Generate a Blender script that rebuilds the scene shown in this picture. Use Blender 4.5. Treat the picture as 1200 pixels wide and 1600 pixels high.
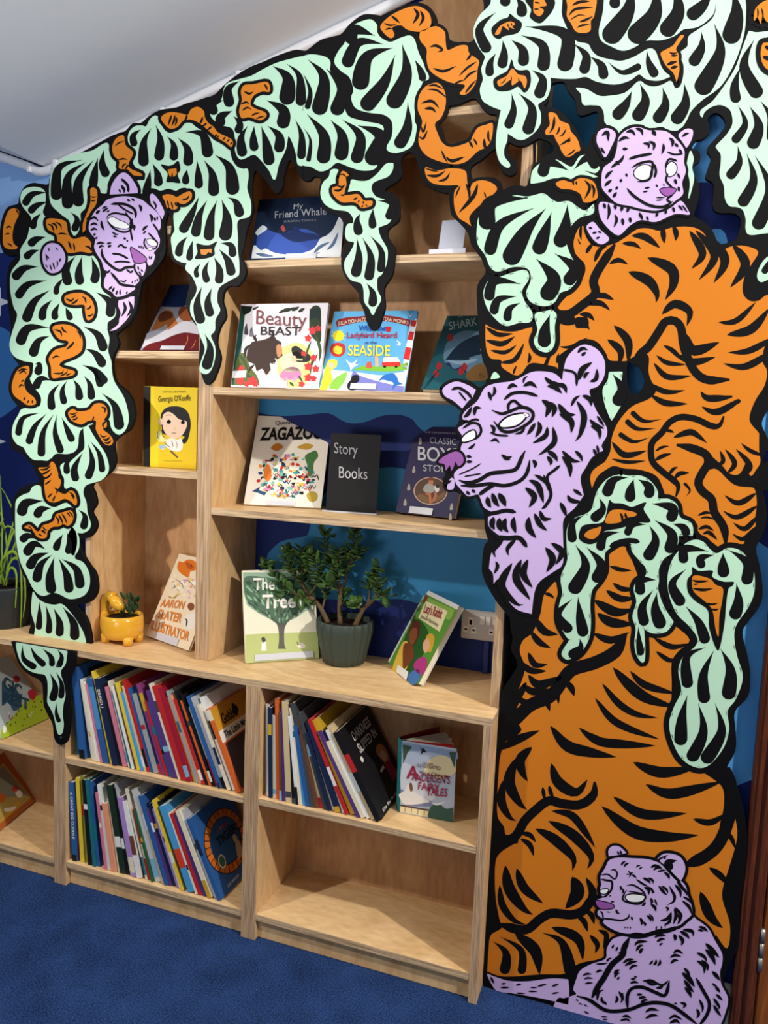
import bpy, bmesh, math, random
from mathutils import Vector, Matrix
from mathutils.geometry import tessellate_polygon
for o in list(bpy.data.objects): bpy.data.objects.remove(o)
S = bpy.context.scene
COL = S.collection

# ------------------------------------------------------------ camera
CY, CP, CR = -0.33384, -0.11094, 0.04129
CC = Vector((1.49943, -1.89663, 1.53740))
CF = 1194.55
_f = Vector((math.sin(CY)*math.cos(CP), math.cos(CY)*math.cos(CP), math.sin(CP)))
_r = Vector((math.cos(CY), -math.sin(CY), 0)); _u = _r.cross(_f)
RT = _r*math.cos(CR)+_u*math.sin(CR); UP = -_r*math.sin(CR)+_u*math.cos(CR)
cam = bpy.data.cameras.new('camera'); camo = bpy.data.objects.new('camera', cam); COL.objects.link(camo)
m3 = Matrix((RT, UP, -_f)).transposed()
camo.matrix_world = Matrix.Translation(CC) @ m3.to_4x4()
cam.sensor_fit = 'HORIZONTAL'; cam.sensor_width = 36; cam.lens = 36*CF/1200; cam.clip_start = .02
S.camera = camo

# ------------------------------------------------------------ world, lights, exposure
w = bpy.data.worlds.new('world'); S.world = w; w.use_nodes = True
w.node_tree.nodes['Background'].inputs[0].default_value = (.80, .88, 1.0, 1)
w.node_tree.nodes['Background'].inputs[1].default_value = 0.17
def lamp(name, typ, loc, power, color, size=.1, target=None, sy=None):
    l = bpy.data.lights.new(name, typ); l.energy = power; l.color = color
    if typ == 'AREA':
        l.size = size
        if sy: l.shape = 'RECTANGLE'; l.size_y = sy
    else: l.shadow_soft_size = size
    o = bpy.data.objects.new(name, l); COL.objects.link(o); o.location = loc
    if target is not None:
        o.rotation_euler = (Vector(target)-Vector(loc)).to_track_quat('-Z', 'Y').to_euler()
    return o
_b = lamp('ceiling_spot_light', 'SPOT', (-.60, -1.50, 2.30), 110, (1, .93, .84), .03, (.6, .2, .75))
_b.data.spot_size = math.radians(72); _b.data.spot_blend = .5
lamp('ceiling_spot_light', 'POINT', (3.4, -1.15, 2.85), 330, (1, .93, .84), .04)
lamp('ceiling_panel_light', 'AREA', (.75, -.62, 2.72), 7, (1, .98, .94), 1.6, (.6, .1, 1.6), .4)
lamp('front_fill_light', 'AREA', (.3, -4.0, .9), 15, (.86, .92, 1.0), 2.4, (.3, -1.2, 2.6), 1.2)  # added soft fill from behind the camera for mural and ceiling; no actual window
_u2 = lamp('ceiling_fill_light', 'AREA', (.1, -2.7, 1.0), 9, (.9, .94, 1.0), .6, (-.2, -.3, 2.8), .6); _u2.data.spread = math.radians(95)  # added upward fill that brightens the ceiling; stands for no real lamp
S.view_settings.view_transform = 'Standard'; S.view_settings.look = 'None'
S.view_settings.exposure = 0.0; S.view_settings.gamma = 1; S.view_settings.use_curve_mapping = False

# ------------------------------------------------------------ helpers
def ray(px, py): return _f+RT*((px-600)/CF)-UP*((py-800)/CF)
def on(px, py, ax, val):
    d = ray(px, py); t = (val-CC[ax])/d[ax]; return CC+d*t
def tag(o, label=None, cat=None, group=None, kind=None):
    if label: o['label'] = label
    if cat: o['category'] = cat
    if group: o['group'] = group
    if kind: o['kind'] = kind
    return o
def empty(name, loc=(0, 0, 0), label=None, cat=None, group=None):
    o = bpy.data.objects.new(name, None); COL.objects.link(o); o.location = loc
    o.empty_display_size = .02
    return tag(o, label, cat, group)
def mesh_obj(name, verts, faces, mats, parent=None, midx=None, smooth=False):
    me = bpy.data.meshes.new(name); me.from_pydata([tuple(v) for v in verts], [], faces)
    for m in (mats if isinstance(mats, (list, tuple)) else [mats]): me.materials.append(m)
    if midx: me.polygons.foreach_set('material_index', midx)
    if smooth: me.polygons.foreach_set('use_smooth', [True]*len(me.polygons))
    me.update()
    o = bpy.data.objects.new(name, me); COL.objects.link(o)
    if parent: o.parent = parent
    return o
def bm_obj(name, bm, mats, parent=None, smooth=False):
    me = bpy.data.meshes.new(name); bmesh.ops.recalc_face_normals(bm, faces=bm.faces)
    bm.to_mesh(me); bm.free()
    for m in (mats if isinstance(mats, (list, tuple)) else [mats]): me.materials.append(m)
    if smooth: me.polygons.foreach_set('use_smooth', [True]*len(me.polygons))
    o = bpy.data.objects.new(name, me); COL.objects.link(o)
    if parent: o.parent = parent
    return o
def bx(bm, x0, x1, y0, y1, z0, z1, mat=0, bevel=0):
    vs = [bm.verts.new(p) for p in ((x0,y0,z0),(x1,y0,z0),(x1,y1,z0),(x0,y1,z0),(x0,y0,z1),(x1,y0,z1),(x1,y1,z1),(x0,y1,z1))]
    fs = [bm.faces.new([vs[i] for i in f]) for f in ((0,3,2,1),(4,5,6,7),(0,1,5,4),(1,2,6,5),(2,3,7,6),(3,0,4,7))]
    for f in fs: f.material_index = mat
    if bevel:
        es = list({e for f in fs for e in f.edges})
        bmesh.ops.bevel(bm, geom=es, offset=bevel, segments=1, affect='EDGES', profile=.5)
    return vs
def box(name, x0, x1, y0, y1, z0, z1, mat, parent=None, bevel=.0008):
    bm = bmesh.new(); bx(bm, x0, x1, y0, y1, z0, z1, 0, bevel)
    return bm_obj(name, bm, mat, parent)

# ------------------------------------------------------------ materials
def srgb(r, g, b):
    f = lambda c: (c/255/12.92) if c/255 <= .04045 else ((c/255+.055)/1.055)**2.4
    return (f(r), f(g), f(b), 1)
_mc = {}
def mat(name, rgb, rough=.5, spec=.4, noise=0, scale=40, metal=0, emit=None, trans=0):
    if name in _mc: return _mc[name]
    m = bpy.data.materials.new(name); m.use_nodes = True; nt = m.node_tree
    b = nt.nodes['Principled BSDF']; b.inputs['Base Color'].default_value = srgb(*rgb)
    b.inputs['Roughness'].default_value = rough; b.inputs['Specular IOR Level'].default_value = spec
    b.inputs['Metallic'].default_value = metal
    if trans: b.inputs['Transmission Weight'].default_value = trans; b.inputs['IOR'].default_value = 1.2
    if noise:
        tc = nt.nodes.new('ShaderNodeTexCoord'); n = nt.nodes.new('ShaderNodeTexNoise'); n.inputs['Scale'].default_value = scale
        mx = nt.nodes.new('ShaderNodeMix'); mx.data_type = 'RGBA'
        c = srgb(*rgb); d = tuple(min(1, x*(1-noise)) for x in c[:3])+(1,)
        mx.inputs['A'].default_value = c; mx.inputs['B'].default_value = d
        nt.links.new(tc.outputs['Object'], n.inputs['Vector']); nt.links.new(n.outputs['Fac'], mx.inputs['Factor'])
        nt.links.new(mx.outputs['Result'], b.inputs['Base Color'])
    _mc[name] = m; return m
def wood(name, light, dark, vec=(1, 1, 1), rough=.45, fine=60, plies=False):
    """birch faces: soft wavy grain; plies: thin stripes of the sheet edge"""
    m = bpy.data.materials.new(name); m.use_nodes = True; nt = m.node_tree; b = nt.nodes['Principled BSDF']
    b.inputs['Roughness'].default_value = rough; b.inputs['Specular IOR Level'].default_value = .35
    tc = nt.nodes.new('ShaderNodeTexCoord'); mp = nt.nodes.new('ShaderNodeMapping'); mp.inputs['Scale'].default_value = vec
    nt.links.new(tc.outputs['Object'], mp.inputs['Vector'])
    n = nt.nodes.new('ShaderNodeTexNoise'); n.inputs['Scale'].default_value = 3.2 if not plies else 14
    n.inputs['Detail'].default_value = 5; n.inputs['Distortion'].default_value = 1.2 if not plies else .1
    nt.links.new(mp.outputs[0], n.inputs['Vector'])
    n2 = nt.nodes.new('ShaderNodeTexNoise'); n2.inputs['Scale'].default_value = fine; n2.inputs['Detail'].default_value = 3
    nt.links.new(mp.outputs[0], n2.inputs['Vector'])
    wv = nt.nodes.new('ShaderNodeMath'); wv.operation = 'MULTIPLY'; wv.inputs[1].default_value = 34
    sn = nt.nodes.new('ShaderNodeMath'); sn.operation = 'SINE'
    nt.links.new(n.outputs['Fac'], wv.inputs[0]); nt.links.new(wv.outputs[0], sn.inputs[0])
    md = nt.nodes.new('ShaderNodeMath'); md.operation = 'MULTIPLY_ADD'; md.inputs[1].default_value = .15; md.inputs[2].default_value = .08
    nt.links.new(sn.outputs[0], md.inputs[0])
    ad = nt.nodes.new('ShaderNodeMath'); ad.operation = 'ADD'; nt.links.new(md.outputs[0], ad.inputs[0]); nt.links.new(n2.outputs['Fac'], ad.inputs[1])
    cr = nt.nodes.new('ShaderNodeValToRGB'); cr.color_ramp.elements[0].color = srgb(*light); cr.color_ramp.elements[1].color = srgb(*dark)
    cr.color_ramp.elements[0].position = .3; cr.color_ramp.elements[1].position = 1.0
    nt.links.new(ad.outputs[0], cr.inputs[0]); nt.links.new(cr.outputs[0], b.inputs['Base Color'])
    return m
W_FACE = wood('birch_face', (226, 190, 140), (196, 152, 100), (1, 1, .35))
W_BACK = wood('birch_back', (206, 160, 112), (172, 124, 80), (1, 1, .3))
W_SHELF = wood('birch_shelf', (236, 202, 152), (206, 165, 112), (.4, 1, 1))
W_EDGE_H = wood('ply_edge_horizontal', (222, 192, 152), (130, 98, 70), (.25, 8, 9), .6, 22, True)
W_EDGE_V = wood('ply_edge_vertical', (214, 180, 142), (126, 94, 66), (9, 8, .25), .6, 22, True)
DARKWOOD = wood('brown_door_wood', (104, 52, 26), (58, 24, 12), (9, 9, .5), .4, 20, True)
DOORWOOD = wood('oak_door_veneer', (150, 86, 34), (110, 58, 22), (3, 3, .3), .4, 30)
BLACK = mat('black_paint', (9, 9, 11), .6, .14)
GREEN = mat('mint_paint', (184, 224, 196), .5, .3)
ORANGE = mat('orange_paint', (208, 122, 24), .5, .3)
LILAC = mat('lilac_paint', (204, 178, 226), .5, .3)
VIOLET = mat('violet_paint', (148, 84, 160), .5, .3)
WHITE = mat('white_paint', (240, 240, 240), .5, .3)
# ============================================================ the room
WALLY = .373
WALLM = mat('navy_wall_paint', (10, 36, 108), .6, .3)
CEILM = mat('grey_ceiling_paint', (232, 236, 242), .8, .2, .06, 5)
PIPEM = mat('white_conduit_plastic', (232, 232, 238), .35, .5)
SKIRT = mat('white_skirting_gloss', (240, 238, 236), .3, .5)
def carpet_mat():
    m = bpy.data.materials.new('navy_carpet'); m.use_nodes = True; nt = m.node_tree; b = nt.nodes['Principled BSDF']
    b.inputs['Roughness'].default_value = .95; b.inputs['Specular IOR Level'].default_value = .1
    tc = nt.nodes.new('ShaderNodeTexCoord')
    n = nt.nodes.new('ShaderNodeTexNoise'); n.inputs['Scale'].default_value = 260; n.inputs['Detail'].default_value = 4
    n2 = nt.nodes.new('ShaderNodeTexNoise'); n2.inputs['Scale'].default_value = 7; n2.inputs['Detail'].default_value = 3
    v = nt.nodes.new('ShaderNodeTexVoronoi'); v.inputs['Scale'].default_value = 38
    for q in (n, n2, v): nt.links.new(tc.outputs['Object'], q.inputs['Vector'])
    cr = nt.nodes.new('ShaderNodeValToRGB'); cr.color_ramp.elements[0].color = srgb(8, 18, 46); cr.color_ramp.elements[1].color = srgb(50, 80, 136)
    cr.color_ramp.elements[0].position = .33; cr.color_ramp.elements[1].position = .68
    ad = nt.nodes.new('ShaderNodeMath'); ad.operation = 'MULTIPLY_ADD'; ad.inputs[1].default_value = .3; 
    nt.links.new(n2.outputs['Fac'], ad.inputs[0]); 
    sb = nt.nodes.new('ShaderNodeMath'); sb.operation = 'SUBTRACT'; sb.inputs[1].default_value = .125; nt.links.new(n.outputs['Fac'], sb.inputs[0]); nt.links.new(sb.outputs[0], ad.inputs[2])
    nt.links.new(ad.outputs[0], cr.inputs[0])
    sm = nt.nodes.new('ShaderNodeMath'); sm.operation = 'LESS_THAN'; sm.inputs[1].default_value = .045; nt.links.new(v.outputs['Distance'], sm.inputs[0])
    mx = nt.nodes.new('ShaderNodeMix'); mx.data_type = 'RGBA'; mx.inputs['B'].default_value = srgb(90, 108, 140)
    nt.links.new(sm.outputs[0], mx.inputs['Factor']); nt.links.new(cr.outputs[0], mx.inputs['A']); nt.links.new(mx.outputs['Result'], b.inputs['Base Color'])
    bp = nt.nodes.new('ShaderNodeBump'); bp.inputs['Strength'].default_value = .8; bp.inputs['Distance'].default_value = .004
    nt.links.new(n.outputs['Fac'], bp.inputs['Height']); nt.links.new(bp.outputs[0], b.inputs['Normal'])
    return m
tag(box('floor', -3.2, 3.4, -4.5, .6, -.1, 0, carpet_mat(), bevel=0), kind='structure')
def cz(x): return 2.404+.3*(x+.606) if x > -.606 else 2.404+.34*(-.606-x)
def prism_xz(name, pts, y0, y1, m, parent=None):
    n = len(pts); vs = [(x, y0, z) for x, z in pts]+[(x, y1, z) for x, z in pts]
    fs = [list(range(n)), list(range(2*n-1, n-1, -1))]+[[i, i+n, (i+1) % n+n, (i+1) % n] for i in range(n)]
    bm = bmesh.new(); V_ = [bm.verts.new(v) for v in vs]
    for f in fs: bm.faces.new([V_[i] for i in f])
    return bm_obj(name, bm, m, parent)
WB = tag(prism_xz('wall_back', [(-3.2, 0), (1.5, 0), (1.5, cz(1.5)), (-.606, cz(-.606)), (-3.2, cz(-3.2))], WALLY, .5, WALLM), kind='structure')
WR = tag(prism_xz('wall_right', [(1.5, 0), (3.4, 0), (3.4, cz(3.4)), (1.5, cz(1.5))], .115, .5, WALLM), kind='structure')
tag(prism_xz('ceiling', [(-3.2, cz(-3.2)), (-.606, cz(-.606)), (3.4, cz(3.4)), (3.4, cz(3.4)+.1), (-.606, cz(-.606)+.1), (-3.2, cz(-3.2)+.1)], -1.6, .5, CEILM), kind='structure')
DX = 1.788
# skirting with a moulded top
bm = bmesh.new()
prof = [(.115, 0), (.096, 0), (.096, .10), (.102, .13), (.098, .145), (.106, .162), (.115, .165)]
vs = [[bm.verts.new((x, y, z)) for y, z in prof] for x in (1.52, DX-.0005)]
for i in range(len(prof)-1): bm.faces.new((vs[0][i], vs[0][i+1], vs[1][i+1], vs[1][i]))
bm.faces.new(vs[0]); bm.faces.new(vs[1][::-1])
tag(bm_obj('baseboard_right', bm, SKIRT), kind='structure')
# door frame and door at the right
_d0 = on(1137, 1600, 1, .10)
DX = 1.788
bm = bmesh.new(); bx(bm, DX, DX+.052, .078, .114, 0, 2.3, 0, .004); bx(bm, DX+.010, DX+.022, .073, .078, 0, 2.3, 0, .002); bx(bm, DX+.030, DX+.046, .070, .078, 0, 2.3, 0, .002)
dfr = tag(bm_obj('trim_1', bm, DARKWOOD), kind='structure')
bm = bmesh.new(); bx(bm, DX+.056, DX+.85, .088, .133, .008, 2.2, 0, .003)
door = tag(bm_obj('door_1', bm, DOORWOOD), kind='structure')
def cyl(bm, p0, p1, r, n=12, r1=None):
    p0 = Vector(p0); p1 = Vector(p1); d = (p1-p0).normalized(); a = d.orthogonal().normalized(); b = d.cross(a); r1 = r if r1 is None else r1
    A = [bm.verts.new(p0+(a*math.cos(t)+b*math.sin(t))*r) for t in [2*math.pi*i/n for i in range(n)]]
    B = [bm.verts.new(p1+(a*math.cos(t)+b*math.sin(t))*r1) for t in [2*math.pi*i/n for i in range(n)]]
    for i in range(n): bm.faces.new((A[i], A[(i+1) % n], B[(i+1) % n], B[i]))
    bm.faces.new(A[::-1]); bm.faces.new(B)
def tube(bm, pts, r, n=10, taper=None):
    pts = [Vector(p) for p in pts]; rings = []
    a = None
    for i, p in enumerate(pts):
        d = (pts[min(i+1, len(pts)-1)]-pts[max(i-1, 0)]).normalized()
        a = d.orthogonal().normalized() if a is None else (a-d*a.dot(d)).normalized()
        b = d.cross(a); rr = r if taper is None else taper[i]
        rings.append([bm.verts.new(p+(a*math.cos(t)+b*math.sin(t))*rr) for t in [2*math.pi*k/n for k in range(n)]])
    for i in range(len(rings)-1):
        for k in range(n): bm.faces.new((rings[i][k], rings[i][(k+1) % n], rings[i+1][(k+1) % n], rings[i+1][k]))
    bm.faces.new(rings[0][::-1]); bm.faces.new(rings[-1])
STEEL = mat('brushed_steel', (168, 166, 162), .35, .5, metal=.8)
bm = bmesh.new(); hx = DX+.0545
for z0, z1 in ((.242, .277), (.279, .315), (.317, .352)): cyl(bm, (hx, .080, z0+.0), (hx, .080, z1), .0065)
bm_obj('hinge', bm, STEEL, door, True)
# conduit under the sloping ceiling, with saddle clips
bm = bmesh.new()
pts = [(-1.6, WALLY-.022, cz(-1.6)-.02)]
for x in (-.76, -.72, -.69): pts.append((x, WALLY-.022, cz(x)-.021))
pts += [(-.66, WALLY-.022, cz(-.66)-.022), (-.635, WALLY-.022, 2.386), (-.606, WALLY-.022, 2.383), (-.575, WALLY-.022, 2.388), (-.54, WALLY-.022, cz(-.54)-.022)]
for x in (-.5, 0, .6, 1.0, 1.49): pts.append((x, WALLY-.022, cz(x)-.021))
tube(bm, pts, .0155, 12)
cond = tag(bm_obj('conduit', bm, PIPEM, None, True), 'white plastic cable conduit running under the sloping grey ceiling', 'cable conduit')
for x in (-.80, -.655, -.54, -.10, .18):
    bm = bmesh.new(); z = cz(x)-.021; bx(bm, x-.008, x+.008, WALLY-.042, WALLY-.002, z-.019, z+.012, 0, .002)
    bm_obj('clip', bm, PIPEM, cond)
# ============================================================ shelving
D0 = .0879
XL0, XL1, XM0, XM1, XR0, XR1 = -.2554, -.2082, .4415, .4898, 1.1366, 1.1625
ZW = .80; DB = .268
def cab(name, x0, x1, zs, label, px0=None, right=False):
    """lower bookcase unit: two sides, base board, one shelf, back and recessed plinth"""
    r = empty(name, (x0, 0, 0), label, 'bookcase', 'low plywood bookcase units under the worktop')
    def P(n, a, b, c, d, e, f, m, side=None):
        bm = bmesh.new(); bx(bm, a-x0, b-x0, c, d, e, f, 0, .0008)
        me_m = m
        for fc in bm.faces:
            if fc.normal.y < -.9 or fc.calc_center_median().y < c+.0009: fc.material_index = 1
        return bm_obj(n, bm, m, r)
    sA, sB = x0, x1
    P('side_panel', sA, sA+.0238, 0, DB+.012, 0, ZW-.0215, [W_FACE, W_EDGE_V])
    P('side_panel', sB-.0238, sB, 0, DB+.012, 0, ZW-.0215, [W_FACE, W_EDGE_V])
    i0, i1 = sA+.0242, sB-.0242
    P('base_board', i0, i1, 0.001, DB, .0634, .0834, [W_SHELF, W_EDGE_H])
    P('shelf', i0, i1, 0.001, DB, zs-.020, zs, [W_SHELF, W_EDGE_H])
    P('plinth', i0, i1, .018, .034, 0.001, .063, [W_FACE, W_FACE])
    P('back_panel', i0, i1, DB, DB+.009, .0634, ZW-.0215, [W_BACK, W_BACK])
    return r
CABL = cab('bookcase', -1.02, XL0+.0236, .4385, 'low plywood bookcase unit at the left edge holding two leaning picture books')
CABM = cab('bookcase', XL0+.0238, XM0+.0241, .4393, 'low plywood bookcase unit with two packed rows of leaning books')
CABR = cab('bookcase', XM0+.0243, XR1, .4449, 'low plywood bookcase unit at the right with an empty bottom shelf')
# worktop
bm = bmesh.new(); bx(bm, -1.05, XR1, 0, WALLY-.001, ZW-.0212, ZW, 0, .001)
for fc in bm.faces:
    c = fc.calc_center_median()
    if c.y < .002 or c.x > XR1-.002: fc.material_index = 1
top = tag(bm_obj('worktop', bm, [W_SHELF, W_EDGE_H]), 'long birch plywood worktop over the low bookcases', 'worktop')
# upper unit
UZ = ZW+.0004
def up(n, a, b, c, d, e, f, m, r):
    bm = bmesh.new(); bx(bm, a, b, c, d, e, f, 0, .0008)
    for fc in bm.faces:
        if fc.calc_center_median().y < c+.0009: fc.material_index = 1
    return bm_obj(n, bm, m, r)
UD = .3616
narrow = empty('shelf_unit', (0, 0, 0), 'narrow tall plywood shelf unit on the worktop beside the leafy cut-out', 'shelf unit')
XA0, XA1, XD0, XDm, XD1, XU0, XU1 = -.2016, -.1792, .2113, .2362, .2611, 1.1356, 1.1607
V = [W_FACE, W_EDGE_V]; H = [W_SHELF, W_EDGE_H]
up('side_panel', XA0, XA1, D0, WALLY-.002, UZ, 2.28, V, narrow)
up('side_panel', XD0, XDm-.0002, D0, WALLY-.002, UZ, 2.42, V, narrow)
for z in (1.3789, 1.7368, 2.10): up('shelf', XA1+.0003, XD0-.0003, D0, UD, z-.0225, z, H, narrow)
up('back_panel', XA1+.0003, XD0-.0003, UD, UD+.009, UZ, 2.27, [W_BACK, W_BACK], narrow)
wide = empty('shelf_unit', (.25, 0, 0), 'wide tall plywood shelf unit on the worktop displaying face-out books', 'shelf unit')
for o_ in (): pass
def upw(n, a, b, c, d, e, f, m):
    return up(n, a-.25, b-.25, c, d, e, f, m, wide)
upw('side_panel', XDm+.0002, XD1, D0, WALLY-.002, UZ, 2.42, V)
upw('side_panel', XU0, XU1, D0, WALLY-.002, UZ, 2.42, V)
for z in (1.2744, 1.6326, 1.9928, 2.3550): upw('shelf', XD1+.0003, XU0-.0003, D0, UD, z-.021, z, H)
bkp = prism_xz('back_panel', [(XD1-.25+.0003, 1.6120), (XU0-.2503, 1.6120), (XU0-.2503, cz(XU0)-.045), (XD1-.2497, cz(XD1)-.045)], UD, UD+.009, W_BACK, wide)
for n_, a in (('side_panel', XU0),):
    prism_xz('upright_extension', [(a-.25, 2.4203), (a+.0251-.25, 2.4203), (a+.0251-.25, cz(a)-.05), (a-.25, cz(a)-.05)], D0, WALLY-.002, V, wide)
# ---- double wall socket behind the right corner of the shelf
SOCK = mat('grey_socket_plate', (190, 186, 182), .35, .5)
SOCKW = mat('white_socket_rocker', (226, 222, 214), .35, .5)
pc = on(722, 968, 1, WALLY-.03)
sx, sz = pc.x+.0730, pc.z-.012
sock = tag(empty('wall_socket', (sx, WALLY, sz)), 'grey double power socket on the blue wall behind the leaning reader', 'socket')
bm = bmesh.new(); bx(bm, -.071, .071, -.030, -.001, -.041, .041, 0, .004); bm_obj('back_box', bm, SOCKW, sock)
bm = bmesh.new(); bx(bm, -.074, .074, -.036, -.0301, -.044, .044, 0, .003); bm_obj('face_plate', bm, SOCK, sock)
for sx_ in (-.048, .03):
    for (a, b, c, d) in ((-.004+.004, .008+.004, -.002, .022), (-.014, -.002, -.020, -.006), (.010, .022, -.020, -.006)):
        bm = bmesh.new(); bx(bm, sx_+a-.004, sx_+b, -.0368, -.0362, c-.004, d+.002, 0, 0); o1 = bm_obj('outlet_surround', bm, SOCKW, sock)
        bm = bmesh.new(); bx(bm, sx_+a-.0005, sx_+b-.004, -.0374, -.0369, c+.003, d-.006, 0, 0); bm_obj('pin_hole', bm, BLACK, o1)
for a in (-.016, .002):
    bm = bmesh.new(); bx(bm, a, a+.015, -.040, -.0362, .006, .032, 0, .001); bm_obj('switch', bm, SOCKW, sock)
tag(box('cable_trunking', sx-.006, sx+.012, WALLY-.018, WALLY-.001, ZW+.0005, sz-.046, mat('blue_trunking', (16, 44, 120), .5), bevel=.002),
    'blue painted cable trunking dropping from the socket to the worktop', 'cable trunking')
# ============================================================ the painted cut-out boards
YM = .0755; BT = .012
def parse(txt, view):
    ox, oy, s = view; out = []
    for t in txt.split():
        if t[0] == '@': ox, oy, s = VW[t[1:]]; continue
        c = t.endswith('!'); x, y = t.rstrip('!').split(',')
        out.append((ox+float(x)/s, oy+float(y)/s, c))
    return out
VW = dict(F=(0, 0, 1), A=(0, 200, 3), B=(0, 600, 3), B2=(0, 560, 5.332), G=(0, 950, 6), C4=(300, 0, 3), C5=(600, 0, 3), C6=(850, 0, 3.4286),
  T1=(180, 140, 4.8), TD=(180, 380, 5.4545), T3=(500, 230, 5.517), T4=(740, 0, 5.4545), T5=(950, 0, 4.8), T6=(1080, 160, 6.154), Z1=(660, 130, 6),
  R1=(650, 250, 3.4286), R2=(850, 300, 3.4286), R3=(680, 520, 3.478), R4=(780, 720, 2.857), R5=(750, 1150, 2.667),
  M1=(880, 730, 4.85), M2=(1030, 830, 4.21), M3=(900, 1310, 4.8), M4=(760, 1150, 4.21), M5=(960, 600, 5.0), P=(120, 260, 6.154))
def cr(p0, p1, p2, p3, t):
    f = lambda a, b, c, d: .5*(2*b+(c-a)*t+(2*a-5*b+4*c-d)*t*t+(3*b-a-3*c+d)*t**3)
    return (f(p0[0], p1[0], p2[0], p3[0]), f(p0[1], p1[1], p2[1], p3[1]))
def smooth_loop(p, k=4):
    n = len(p); out = []
    for i in range(n):
        a, b, c, d = p[i-1], p[i], p[(i+1) % n], p[(i+2) % n]
        if b[2]: a = b
        if c[2]: d = c
        for j in range(k): out.append(cr(a, b, c, d, j/k))
    return out
def smooth_open(p, k=5):
    out = []; n = len(p)
    for i in range(n-1):
        a = p[max(i-1, 0)]; b = p[i]; c = p[i+1]; d = p[min(i+2, n-1)]
        for j in range(k): out.append(cr(a, b, c, d, j/k))
    out.append((p[-1][0], p[-1][1])); return out
PCOL = [BLACK, GREEN, ORANGE, LILAC, VIOLET, WHITE]
CI = dict(k=0, g=1, o=2, l=3, v=4, w=5)
def PC(c):
    if c in CI: return PCOL[CI[c]]
    return mat('ink_'+c, (int(c[0:2], 16), int(c[2:4], 16), int(c[4:6], 16)), .5, .2)
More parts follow.
